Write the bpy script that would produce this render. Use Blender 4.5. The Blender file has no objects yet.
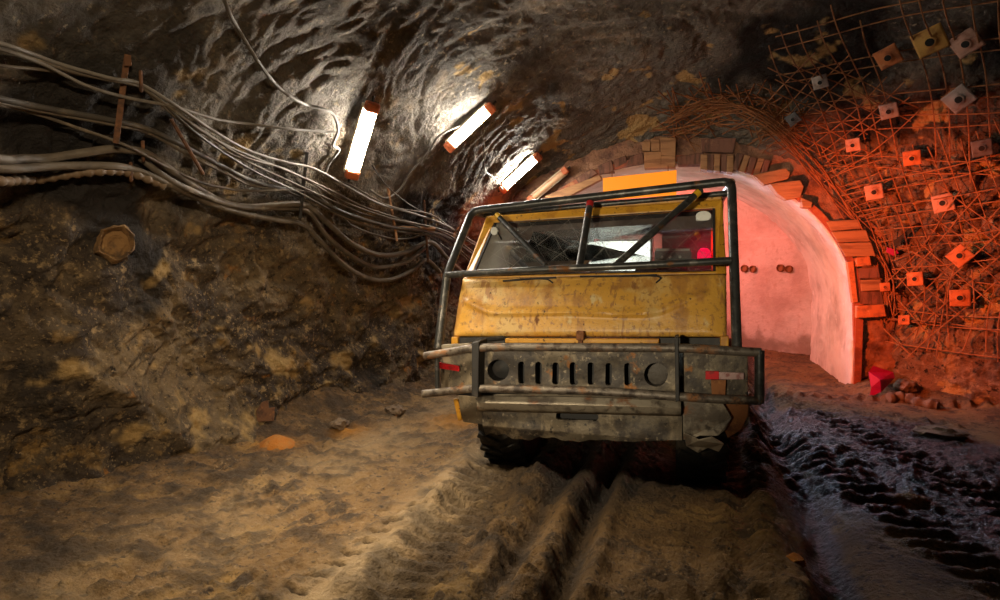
import bpy, math, random
import numpy as np
from mathutils import Vector, Matrix
from mathutils.bvhtree import BVHTree

random.seed(7)
SC = bpy.context.scene
COL = SC.collection
PI = math.pi

# ------------------------------------------------------------------ camera
CAM_Z = 1.45
F = 600.0
PITCH = math.atan(33 / 600.0)
YAW = math.atan(185 / 600.0 * math.cos(PITCH))
cR = Vector((math.cos(YAW), math.sin(YAW), 0))
cF = Vector((-math.sin(YAW) * math.cos(PITCH), math.cos(YAW) * math.cos(PITCH), -math.sin(PITCH)))
cU = cR.cross(cF)
CAM = Vector((0, 0, CAM_Z))
cd = bpy.data.cameras.new('camera')
cd.sensor_fit = 'HORIZONTAL'
cd.sensor_width = 36
cd.lens = 36 * F / 1000
cd.clip_start = 0.05
cam = bpy.data.objects.new('camera', cd)
COL.objects.link(cam)
m = Matrix((cR, cU, -cF)).transposed().to_4x4()
m.translation = CAM
cam.matrix_world = m
SC.camera = cam

def ray(px, py):
    return (cF + cR * ((px - 500) / F) + cU * ((300 - py) / F)).normalized()

def P(px, py, Y):                      # the point of the plane y = Y seen at a pixel
    d = ray(px, py)
    return CAM + d * (Y / d.y)

def G(px, py, z=0.0):                  # the point of the ground seen at a pixel
    d = ray(px, py)
    return CAM + d * ((z - CAM_Z) / d.z)

# ------------------------------------------------------------------ numpy noise
def _hash(ix, iy, iz, seed):
    h = (ix.astype(np.int64) * 374761393 + iy.astype(np.int64) * 668265263 + iz.astype(np.int64) * 2147483647 + seed * 974634777) & 0xFFFFFFFF
    h = ((h ^ (h >> 13)) * 1274126177) & 0xFFFFFFFF
    h = ((h ^ (h >> 16)) * 2246822519) & 0xFFFFFFFF
    return (h ^ (h >> 15)) & 0xFFFFFFFF

def vnoise(p, seed=0):                 # gradient noise, about -1..1
    i = np.floor(p).astype(np.int64)
    f = p - i
    u = f * f * f * (f * (f * 6 - 15) + 10)
    out = np.zeros(len(p))
    for dx in (0, 1):
        wx = u[:, 0] if dx else 1 - u[:, 0]
        for dy in (0, 1):
            wy = u[:, 1] if dy else 1 - u[:, 1]
            for dz in (0, 1):
                wz = u[:, 2] if dz else 1 - u[:, 2]
                h = _hash(i[:, 0] + dx, i[:, 1] + dy, i[:, 2] + dz, seed)
                gx = (h & 1023) / 511.5 - 1
                gy = ((h >> 10) & 1023) / 511.5 - 1
                gz = ((h >> 20) & 1023) / 511.5 - 1
                out += wx * wy * wz * (gx * (f[:, 0] - dx) + gy * (f[:, 1] - dy) + gz * (f[:, 2] - dz))
    return out * 1.3

def fbm(p, octs=4, seed=0, gain=0.5, lac=2.03):
    a, s = 1.0, np.zeros(len(p))
    q = p.copy()
    for o in range(octs):
        s += a * vnoise(q, seed + o)
        q = q * lac + 3.7
        a *= gain
    return s

def ridged(p, octs=4, seed=0):
    a, s = 1.0, np.zeros(len(p))
    q = p.copy()
    for o in range(octs):
        s += a * (1 - 2 * np.abs(vnoise(q, seed + o)))
        q = q * 2.1 + 1.3
        a *= 0.5
    return s

def worley(p, seed=0):                 # f1, f2, random value of the cell
    i = np.floor(p).astype(np.int64)
    f1 = np.full(len(p), 9.0); f2 = f1.copy(); rv = np.zeros(len(p))
    for dx in (-1, 0, 1):
        for dy in (-1, 0, 1):
            for dz in (-1, 0, 1):
                c = i + np.array([dx, dy, dz])
                h = _hash(c[:, 0], c[:, 1], c[:, 2], seed)
                q = c + np.stack([(h & 1023), (h >> 10) & 1023, (h >> 20) & 1023], 1) / 1023.0
                d = np.sqrt(((q - p) ** 2).sum(1))
                near = d < f1
                f2 = np.where(near, f1, np.minimum(f2, d))
                rv = np.where(near, ((h >> 5) & 1023) / 1023.0, rv)
                f1 = np.where(near, d, f1)
    return f1, f2, rv

def sstep(a, b, x):
    t = np.clip((x - a) / (b - a), 0, 1)
    return t * t * (3 - 2 * t)

def interp(x, xs, ys):                 # smooth monotone table lookup
    return np.interp(x, xs, ys)

# ------------------------------------------------------------------ materials
def new_mat(name):
    mt = bpy.data.materials.new(name)
    mt.use_nodes = True
    nt = mt.node_tree
    return mt, nt, nt.nodes['Principled BSDF']

def mk(name, base, layers=(), rough=0.8, metal=0.0, bump=0.0, bscale=20, bdetail=8, rough_layers=(), attr=(), spec=0.4, bdist=0.02, voro=None):
    """base colour, then (colour, scale, lo, hi, stretch) noise masks over it; attr: (attribute, colour, rough) vertex masks"""
    mt, nt, bs = new_mat(name)
    N, L = nt.nodes.new, nt.links.new
    geo = N('ShaderNodeNewGeometry')
    pos = geo.outputs['Position']
    col = N('ShaderNodeRGB'); col.outputs[0].default_value = (*base, 1)
    cur = col.outputs[0]
    rv = N('ShaderNodeValue'); rv.outputs[0].default_value = rough
    rcur = rv.outputs[0]
    for li, l in enumerate(layers):
        c, sc_, lo, hi = l[:4]
        st = l[4] if len(l) > 4 else (1, 1, 1)
        rr = l[5] if len(l) > 5 else None
        am = l[6] if len(l) > 6 else None
        mp = N('ShaderNodeMapping'); mp.inputs['Scale'].default_value = st
        mp.inputs['Location'].default_value = (li * 3.1, li * 1.7, li * 2.3)
        L(pos, mp.inputs[0])
        nz = N('ShaderNodeTexNoise'); nz.inputs['Scale'].default_value = sc_; nz.inputs['Detail'].default_value = 7
        nz.inputs['Roughness'].default_value = 0.62
        L(mp.outputs[0], nz.inputs['Vector'])
        mr = N('ShaderNodeMapRange'); mr.inputs[1].default_value = lo; mr.inputs[2].default_value = hi
        L(nz.outputs[0], mr.inputs[0])
        if am:
            at = N('ShaderNodeAttribute'); at.attribute_name = am
            mu = N('ShaderNodeMath'); mu.operation = 'MULTIPLY'; L(mr.outputs[0], mu.inputs[0]); L(at.outputs['Fac'], mu.inputs[1])
            mr = mu
        mx = N('ShaderNodeMix'); mx.data_type = 'RGBA'
        L(mr.outputs[0], mx.inputs[0]); L(cur, mx.inputs[6]); mx.inputs[7].default_value = (*c, 1)
        cur = mx.outputs[2]
        if rr is not None:
            mf = N('ShaderNodeMix'); L(mr.outputs[0], mf.inputs[0]); L(rcur, mf.inputs[2]); mf.inputs[3].default_value = rr
            rcur = mf.outputs[0]
    if voro:
        vo = N('ShaderNodeTexVoronoi'); vo.inputs['Scale'].default_value = voro[0]; L(pos, vo.inputs['Vector'])
        hs = N('ShaderNodeSeparateColor'); L(vo.outputs['Color'], hs.inputs[0])
        mr = N('ShaderNodeMapRange'); mr.inputs[1].default_value = voro[2]; mr.inputs[2].default_value = voro[3]
        L(hs.outputs[0], mr.inputs[0])
        mx = N('ShaderNodeMix'); mx.data_type = 'RGBA'; L(mr.outputs[0], mx.inputs[0]); L(cur, mx.inputs[6]); mx.inputs[7].default_value = (*voro[1], 1)
        cur = mx.outputs[2]
    for a, c, rr in attr:
        at = N('ShaderNodeAttribute'); at.attribute_name = a
        mx = N('ShaderNodeMix'); mx.data_type = 'RGBA'; L(at.outputs['Fac'], mx.inputs[0]); L(cur, mx.inputs[6]); mx.inputs[7].default_value = (*c, 1)
        cur = mx.outputs[2]
        mf = N('ShaderNodeMix'); L(at.outputs['Fac'], mf.inputs[0]); L(rcur, mf.inputs[2]); mf.inputs[3].default_value = rr
        rcur = mf.outputs[0]
    L(cur, bs.inputs['Base Color']); L(rcur, bs.inputs['Roughness'])
    bs.inputs['Metallic'].default_value = metal
    bs.inputs['Specular IOR Level'].default_value = spec
    if bump:
        nb = N('ShaderNodeTexNoise'); nb.inputs['Scale'].default_value = bscale; nb.inputs['Detail'].default_value = bdetail
        nb.inputs['Roughness'].default_value = 0.65
        L(pos, nb.inputs['Vector'])
        bp = N('ShaderNodeBump'); bp.inputs['Strength'].default_value = bump; bp.inputs['Distance'].default_value = bdist
        L(nb.outputs[0], bp.inputs['Height']); L(bp.outputs[0], bs.inputs['Normal'])
    return mt

def emit(name, color, strength):
    mt, nt, bs = new_mat(name)
    bs.inputs['Base Color'].default_value = (*color, 1)
    bs.inputs['Emission Color'].default_value = (*color, 1)
    bs.inputs['Emission Strength'].default_value = strength
    return mt

M = {}
U = (1, 1, 1)
M['rock'] = mk('tunnel rock', (0.185, 0.166, 0.142), [
    ((0.09, 0.082, 0.073), 1.3, 0.48, 0.62), ((0.27, 0.21, 0.145), 2.4, 0.55, 0.68), ((0.10, 0.085, 0.07), 9, 0.54, 0.66), ((0.34, 0.28, 0.20), 20, 0.58, 0.68),
    ((0.165, 0.118, 0.068), 1, -1, -0.5, U, None, 'leftm'), ((0.05, 0.038, 0.030), 1.1, 0.44, 0.56, U, None, 'leftm'), ((0.33, 0.20, 0.07), 1.9, 0.58, 0.68, U, None, 'leftm'),
    ((0.10, 0.075, 0.05), 8, 0.50, 0.60, U, None, 'leftm'), ((0.30, 0.21, 0.11), 13, 0.57, 0.67, U, None, 'leftm'), ((0.34, 0.14, 0.025), 3.1, 0.64, 0.72, U, None, 'leftm'),
    ((0.03, 0.024, 0.02), 17, 0.56, 0.66, U, None, 'leftm'), ((0.27, 0.19, 0.105), 42, 0.58, 0.67, U, None, 'leftm'),
    ((0.21, 0.135, 0.09), 1, -1, -0.5, U, None, 'rightm'), ((0.07, 0.055, 0.05), 2.2, 0.48, 0.62, U, None, 'rightm'), ((0.38, 0.26, 0.14), 3.0, 0.56, 0.66, U, None, 'rightm'),
    ((0.36, 0.26, 0.18), 11, 0.56, 0.66, U, None, 'rightm'), ((0.03, 0.026, 0.026), 14, 0.57, 0.66, U, None, 'rightm')],
    rough=0.88, bump=0.9, bscale=26, bdist=0.06, attr=[('soot_shade', (0.026, 0.023, 0.022), 0.88), ('stain', (0.50, 0.33, 0.13), 0.88)], spec=0.16)
M['ground'] = mk('clay mud', (0.24, 0.14, 0.057), [
    ((0.15, 0.088, 0.037), 1.4, 0.45, 0.60), ((0.33, 0.20, 0.07), 2.3, 0.57, 0.68), ((0.085, 0.052, 0.026), 6, 0.52, 0.62), ((0.05, 0.032, 0.02), 22, 0.57, 0.66), ((0.30, 0.20, 0.105), 35, 0.58, 0.68)],
    rough=0.85, bump=1.0, bscale=38, bdist=0.06,
    attr=[('pale', (0.62, 0.45, 0.26), 0.85), ('clod_groove', (0.045, 0.030, 0.019), 0.75), ('wet', (0.030, 0.028, 0.028), 0.33), ('ochre', (0.42, 0.18, 0.025), 0.9)], spec=0.35)
M['portal'] = mk('dark brick infill', (0.34, 0.17, 0.10), [((0.13, 0.06, 0.045), 4, 0.45, 0.62), ((0.24, 0.14, 0.09), 5, 0.58, 0.7)], rough=0.9, bump=1, bscale=25, bdist=0.03)
M['lining'] = mk('pale concrete lining', (0.62, 0.55, 0.50), [((0.42, 0.36, 0.32), 2.0, 0.46, 0.66), ((0.30, 0.22, 0.16), 3.5, 0.60, 0.78, (1, 1, 0.5)), ((0.75, 0.70, 0.66), 6, 0.6, 0.7)], rough=0.7, bump=0.5, bscale=12, bdist=0.02)
M['pink_wall'] = mk('plastered concrete', (0.60, 0.50, 0.46), [((0.46, 0.34, 0.30), 1.6, 0.45, 0.65), ((0.40, 0.26, 0.19), 5, 0.60, 0.8, (1, 1, 0.4)), ((0.50, 0.38, 0.32), 14, 0.55, 0.65)], rough=0.85, bump=0.6, bscale=10, bdist=0.03, attr=[('stain', (0.16, 0.10, 0.06), 0.9)])
M['yellow'] = mk('worn yellow paint', (0.60, 0.315, 0.05), [
    ((0.58, 0.37, 0.12), 3, 0.47, 0.58), ((0.42, 0.20, 0.04), 6, 0.52, 0.62, (1, 1, 0.35)), ((0.62, 0.47, 0.22), 8, 0.60, 0.68, (1, 1, 0.5)), ((0.36, 0.17, 0.045), 13, 0.56, 0.62, (1.5, 1, 0.16)), ((0.30, 0.15, 0.05), 30, 0.55, 0.66),
    ((0.16, 0.06, 0.018), 14, 0.62, 0.70, (1, 1, 0.45), 0.8), ((0.05, 0.03, 0.02), 26, 0.64, 0.70, (1, 1, 0.6), 0.9)], rough=0.40, bump=0.45, bscale=30, bdist=0.008, spec=0.5)
M['yellow_frame'] = mk('chipped yellow frame paint', (0.56, 0.27, 0.022), [((0.40, 0.17, 0.015), 9, 0.5, 0.62), ((0.08, 0.035, 0.012), 22, 0.60, 0.68, (1, 1, 1), 0.85)], rough=0.4, bump=0.3, bscale=40, bdist=0.005)
M['tube'] = mk('scuffed steel tube', (0.06, 0.06, 0.058), [((0.16, 0.15, 0.135), 10, 0.52, 0.66), ((0.22, 0.09, 0.025), 7, 0.60, 0.68, (1, 1, 1), 0.8), ((0.02, 0.018, 0.016), 18, 0.55, 0.7)], rough=0.36, metal=0.55, bump=0.35, bscale=40, bdist=0.006)
M['tube_rust'] = mk('rusty bumper tube', (0.15, 0.125, 0.10), [((0.27, 0.115, 0.04), 6, 0.54, 0.66, (1, 1, 1), 0.8), ((0.045, 0.035, 0.03), 9, 0.54, 0.64), ((0.07, 0.05, 0.038), 20, 0.52, 0.60), ((0.26, 0.22, 0.17), 14, 0.60, 0.7)], rough=0.45, metal=0.4, bump=0.5, bscale=40, bdist=0.008)
M['grille'] = mk('muddy bumper steel', (0.155, 0.125, 0.085), [((0.060, 0.050, 0.042), 3.2, 0.46, 0.56), ((0.27, 0.215, 0.14), 6, 0.55, 0.64, (1, 1, 0.5)), ((0.07, 0.055, 0.042), 11, 0.54, 0.62), ((0.28, 0.115, 0.03), 5.5, 0.62, 0.68), ((0.32, 0.26, 0.18), 25, 0.60, 0.68), ((0.03, 0.026, 0.024), 18, 0.60, 0.68)], rough=0.55, metal=0.2, bump=0.6, bscale=28, bdist=0.01)
M['pale_steel'] = mk('scraped pale steel', (0.30, 0.255, 0.19), [((0.13, 0.105, 0.08), 6, 0.48, 0.58), ((0.10, 0.08, 0.06), 15, 0.56, 0.66), ((0.20, 0.08, 0.03), 6, 0.62, 0.70)], rough=0.5, metal=0.2, bump=0.5, bscale=25, bdist=0.01)
M['black'] = mk('black dirty steel', (0.022, 0.02, 0.019), [((0.06, 0.05, 0.04), 8, 0.5, 0.7)], rough=0.6, bump=0.3, bscale=30, bdist=0.006)
M['rubber'] = mk('muddy tyre rubber', (0.02, 0.019, 0.018), [((0.07, 0.055, 0.038), 9, 0.52, 0.68)], rough=0.8, bump=0.4, bscale=40, bdist=0.006)
M['cab_inside'] = mk('grey cab lining', (0.055, 0.05, 0.05), [((0.10, 0.09, 0.085), 5, 0.5, 0.7)], rough=0.75)
M['seat'] = mk('dark seat cloth', (0.03, 0.03, 0.034), [((0.06, 0.055, 0.05), 12, 0.5, 0.7)], rough=0.9)
M['rust'] = mk('deep rust', (0.26, 0.10, 0.035), [((0.12, 0.045, 0.02), 14, 0.5, 0.66), ((0.38, 0.17, 0.05), 20, 0.58, 0.7)], rough=0.85, bump=0.4, bscale=50, bdist=0.005)
M['rust_dark'] = mk('dull dark rust', (0.13, 0.058, 0.028), [((0.06, 0.03, 0.018), 16, 0.48, 0.62), ((0.22, 0.10, 0.04), 24, 0.6, 0.7)], rough=0.85, bump=0.4, bscale=50, bdist=0.005)
M['wire'] = mk('rusty mesh wire', (0.32, 0.15, 0.06), [((0.16, 0.065, 0.03), 9, 0.48, 0.62), ((0.42, 0.24, 0.10), 12, 0.6, 0.7)], rough=0.75, metal=0.1)
M['rib'] = mk('rusty red steel rib', (0.33, 0.085, 0.035), [((0.18, 0.05, 0.025), 5, 0.48, 0.62), ((0.42, 0.16, 0.06), 9, 0.58, 0.7)], rough=0.6, metal=0.1, bump=0.4, bscale=25, bdist=0.008)
M['wood'] = mk('mine timber', (0.36, 0.185, 0.085), [((0.22, 0.105, 0.05), 5, 0.48, 0.62, (0.35, 1, 3)), ((0.12, 0.06, 0.03), 9, 0.60, 0.72, (0.35, 1, 4))], rough=0.85, bump=0.6, bscale=24, bdist=0.01)
M['wood_dark'] = mk('old dark timber', (0.20, 0.09, 0.06), [((0.10, 0.05, 0.035), 6, 0.48, 0.62, (3, 1, 0.5)), ((0.32, 0.17, 0.10), 8, 0.60, 0.7)], rough=0.9, bump=0.7, bscale=22, bdist=0.012)
M['cable'] = mk('dusty cable sheath', (0.11, 0.09, 0.068), [((0.06, 0.048, 0.038), 6, 0.48, 0.64), ((0.24, 0.195, 0.14), 9, 0.6, 0.72)], rough=0.6)
M['cable_black'] = mk('black cable sheath', (0.05, 0.044, 0.038), [((0.10, 0.085, 0.065), 6, 0.5, 0.66)], rough=0.5)
M['cable_grey'] = mk('grey cable sheath', (0.17, 0.155, 0.135), [((0.10, 0.086, 0.072), 8, 0.5, 0.66)], rough=0.5)
M['hose'] = mk('ribbed hose rubber', (0.14, 0.095, 0.058), [((0.07, 0.048, 0.03), 9, 0.5, 0.66)], rough=0.65)
M['tray'] = mk('lamp housing white', (0.60, 0.50, 0.36), [((0.42, 0.30, 0.18), 9, 0.55, 0.7)], rough=0.6)
M['cap'] = mk('orange lamp end cap', (0.62, 0.16, 0.06), [((0.35, 0.09, 0.04), 20, 0.5, 0.66)], rough=0.5)
M['lamp'] = emit('lamp diffuser lit', (1.0, 0.91, 0.77), 250)
M['lamp_off'] = mk('lamp diffuser unlit', (0.60, 0.36, 0.20), [((0.42, 0.22, 0.12), 12, 0.5, 0.66)], rough=0.35)
M['white_glow'] = emit('floodlight lit', (1.0, 0.92, 0.80), 5)
M['red_lens'] = emit('red lamp lens', (1.0, 0.0, 0.06), 1.6)
M['sign'] = emit('orange sign with added glow', (1.0, 0.27, 0.0), 0.93)  # emission added to keep the board an even bright orange
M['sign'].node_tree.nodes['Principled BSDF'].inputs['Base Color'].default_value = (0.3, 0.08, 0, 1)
M['plate_orange'] = mk('orange rusted plate', (0.50, 0.17, 0.055), [((0.30, 0.10, 0.04), 14, 0.48, 0.64), ((0.58, 0.28, 0.12), 10, 0.6, 0.7)], rough=0.7, bump=0.3, bscale=50, bdist=0.004)
M['plate_grey'] = mk('grey galvanised plate', (0.36, 0.32, 0.29), [((0.22, 0.17, 0.14), 14, 0.48, 0.64), ((0.36, 0.17, 0.08), 9, 0.60, 0.7)], rough=0.55, metal=0.2)
M['plate_yellow'] = mk('yellowed plate', (0.52, 0.30, 0.075), [((0.34, 0.16, 0.05), 12, 0.5, 0.64)], rough=0.7)
M['plate_pink'] = mk('pale rusted plate', (0.46, 0.27, 0.20), [((0.30, 0.14, 0.09), 12, 0.5, 0.64)], rough=0.65)
M['plate_dark'] = mk('dark grey plate', (0.12, 0.115, 0.115), [((0.06, 0.055, 0.055), 12, 0.5, 0.64)], rough=0.6)
M['hole'] = mk('black bolt hole', (0.012, 0.011, 0.01), rough=0.8)
M['red_plastic'] = mk('crimson plastic', (0.36, 0.008, 0.10), [((0.25, 0.006, 0.08), 8, 0.5, 0.66)], rough=0.4)
M['reflector'] = mk('red reflector', (0.55, 0.015, 0.02), [((0.30, 0.02, 0.02), 24, 0.5, 0.62)], rough=0.3)
M['reflector_white'] = mk('faded white reflector', (0.46, 0.30, 0.28), [((0.26, 0.10, 0.09), 20, 0.5, 0.62)], rough=0.35)
M['tape_yellow'] = mk('yellow tape', (0.75, 0.42, 0.02), rough=0.5)
M['tape_red'] = mk('red tape', (0.5, 0.02, 0.02), rough=0.5)
M['clay'] = mk('ochre clay', (0.34, 0.12, 0.015), [((0.30, 0.13, 0.03), 16, 0.48, 0.64)], rough=0.95, bump=1, bscale=40, bdist=0.02)
M['bore'] = mk('ochre rock', (0.22, 0.12, 0.045), [((0.10, 0.06, 0.03), 9, 0.48, 0.60), ((0.40, 0.25, 0.10), 15, 0.58, 0.68)], rough=0.95, bump=1, bscale=35, bdist=0.03)
M['stone'] = mk('loose stone', (0.16, 0.11, 0.07), [((0.08, 0.055, 0.04), 9, 0.48, 0.64), ((0.26, 0.18, 0.10), 12, 0.6, 0.7)], rough=0.9, bump=0.8, bscale=25, bdist=0.02)
M['mirror'] = mk('pale mirror face', (0.72, 0.72, 0.66), [((0.55, 0.55, 0.50), 10, 0.5, 0.7)], rough=0.4)
M['headlamp_dull'] = mk('dull lamp cover', (0.10, 0.085, 0.07), [((0.05, 0.042, 0.036), 12, 0.5, 0.62)], rough=0.5, bump=0.5, bscale=30)
M['tank'] = mk('grey instrument paint', (0.22, 0.20, 0.20), [((0.12, 0.11, 0.11), 12, 0.5, 0.66)], rough=0.5)

def glass_mat(name, dirt, lo=0.42, hi=0.80, tlf=0.5, pale_end=0.0):
    mt, nt, bs = new_mat(name)
    N, L = nt.nodes.new, nt.links.new
    nt.nodes.remove(bs)
    out = nt.nodes['Material Output']
    tr = N('ShaderNodeBsdfTransparent'); tr.inputs[0].default_value = (0.80, 0.84, 0.84, 1)
    gl = N('ShaderNodeBsdfGlossy'); gl.inputs['Roughness'].default_value = 0.08
    fr = N('ShaderNodeFresnel'); fr.inputs[0].default_value = 1.45
    m1 = N('ShaderNodeMixShader'); L(fr.outputs[0], m1.inputs[0]); L(tr.outputs[0], m1.inputs[1]); L(gl.outputs[0], m1.inputs[2])
    df = N('ShaderNodeBsdfDiffuse'); df.inputs[0].default_value = (0.36, 0.34, 0.31, 1)
    geo = N('ShaderNodeNewGeometry')
    mp = N('ShaderNodeMapping'); mp.inputs['Scale'].default_value = (1, 1, 0.5); L(geo.outputs['Position'], mp.inputs[0])
    nz = N('ShaderNodeTexNoise'); nz.inputs['Scale'].default_value = 4.5; nz.inputs['Detail'].default_value = 9; nz.inputs['Roughness'].default_value = 0.7
    L(mp.outputs[0], nz.inputs['Vector'])
    mr = N('ShaderNodeMapRange'); mr.inputs[1].default_value = lo; mr.inputs[2].default_value = hi; mr.inputs[4].default_value = dirt
    L(nz.outputs[0], mr.inputs[0])
    cur = mr.outputs[0]
    if pale_end:                           # a paler film over one end of the pane
        sx = N('ShaderNodeSeparateXYZ'); L(geo.outputs['Position'], sx.inputs[0])
        r1 = N('ShaderNodeMapRange'); r1.interpolation_type = 'SMOOTHSTEP'; r1.inputs[1].default_value = -1.42; r1.inputs[2].default_value = -1.12; r1.inputs[3].default_value = pale_end; r1.inputs[4].default_value = 0
        nadd = N('ShaderNodeMath'); nadd.operation = 'MULTIPLY_ADD'; L(nz.outputs[0], nadd.inputs[0]); nadd.inputs[1].default_value = 0.35; L(sx.outputs['X'], nadd.inputs[2])
        nsub = N('ShaderNodeMath'); nsub.operation = 'SUBTRACT'; L(nadd.outputs[0], nsub.inputs[0]); nsub.inputs[1].default_value = 0.17
        L(nsub.outputs[0], r1.inputs[0])
        da = N('ShaderNodeMath'); da.operation = 'ADD'; L(cur, da.inputs[0]); L(r1.outputs[0], da.inputs[1])
        cur = da.outputs[0]
    for k, (ang, sc_) in enumerate(((0.6, 7.0), (-0.8, 5.0), (1.15, 9.0))):          # thin wiper scratches
        m2 = N('ShaderNodeMapping'); m2.inputs['Rotation'].default_value = (0, ang, 0); L(geo.outputs['Position'], m2.inputs[0])
        wv = N('ShaderNodeTexWave'); wv.inputs['Scale'].default_value = sc_ * 0.35; wv.inputs['Distortion'].default_value = 3.0
        wv.inputs['Detail'].default_value = 1; wv.inputs['Detail Scale'].default_value = 0.6; wv.bands_direction = 'X'
        L(m2.outputs[0], wv.inputs['Vector'])
        r2 = N('ShaderNodeMapRange'); r2.inputs[1].default_value = 0.9985; r2.inputs[2].default_value = 1.0; r2.inputs[4].default_value = 0.35
        L(wv.outputs['Fac'], r2.inputs[0])
        ad = N('ShaderNodeMath'); ad.operation = 'ADD'; ad.use_clamp = True; L(cur, ad.inputs[0]); L(r2.outputs[0], ad.inputs[1])
        cur = ad.outputs[0]
    tl = N('ShaderNodeBsdfTranslucent'); tl.inputs[0].default_value = (0.70, 0.70, 0.62, 1)
    md_ = N('ShaderNodeMixShader'); md_.inputs[0].default_value = tlf; L(df.outputs[0], md_.inputs[1]); L(tl.outputs[0], md_.inputs[2])
    m3 = N('ShaderNodeMixShader'); L(cur, m3.inputs[0]); L(m1.outputs[0], m3.inputs[1]); L(md_.outputs[0], m3.inputs[2])
    L(m3.outputs[0], out.inputs['Surface'])
    return mt
M['glass'] = glass_mat('dirty windscreen glass', 0.20)
M['glass_front'] = glass_mat('pale-ended windscreen glass', 0.20, pale_end=0.85)
M['glass_side'] = glass_mat('muddy side glass', 0.92, 0.1, 0.4, 0.75)

# ------------------------------------------------------------------ building helpers
def tag(o, label=None, cat=None, group=None, kind=None):
    if label: o['label'] = label
    if cat: o['category'] = cat
    if group: o['group'] = group
    if kind: o['kind'] = kind
    return o

def empty(name, loc, label, cat, group=None):
    o = bpy.data.objects.new(name, None)
    o.empty_display_size = 0.1
    COL.objects.link(o)
    o.location = loc
    o['_w'] = list(loc)
    return tag(o, label, cat, group)

def world_loc(o):
    return Vector(o['_w']) if '_w' in o else Vector((0, 0, 0))

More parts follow.
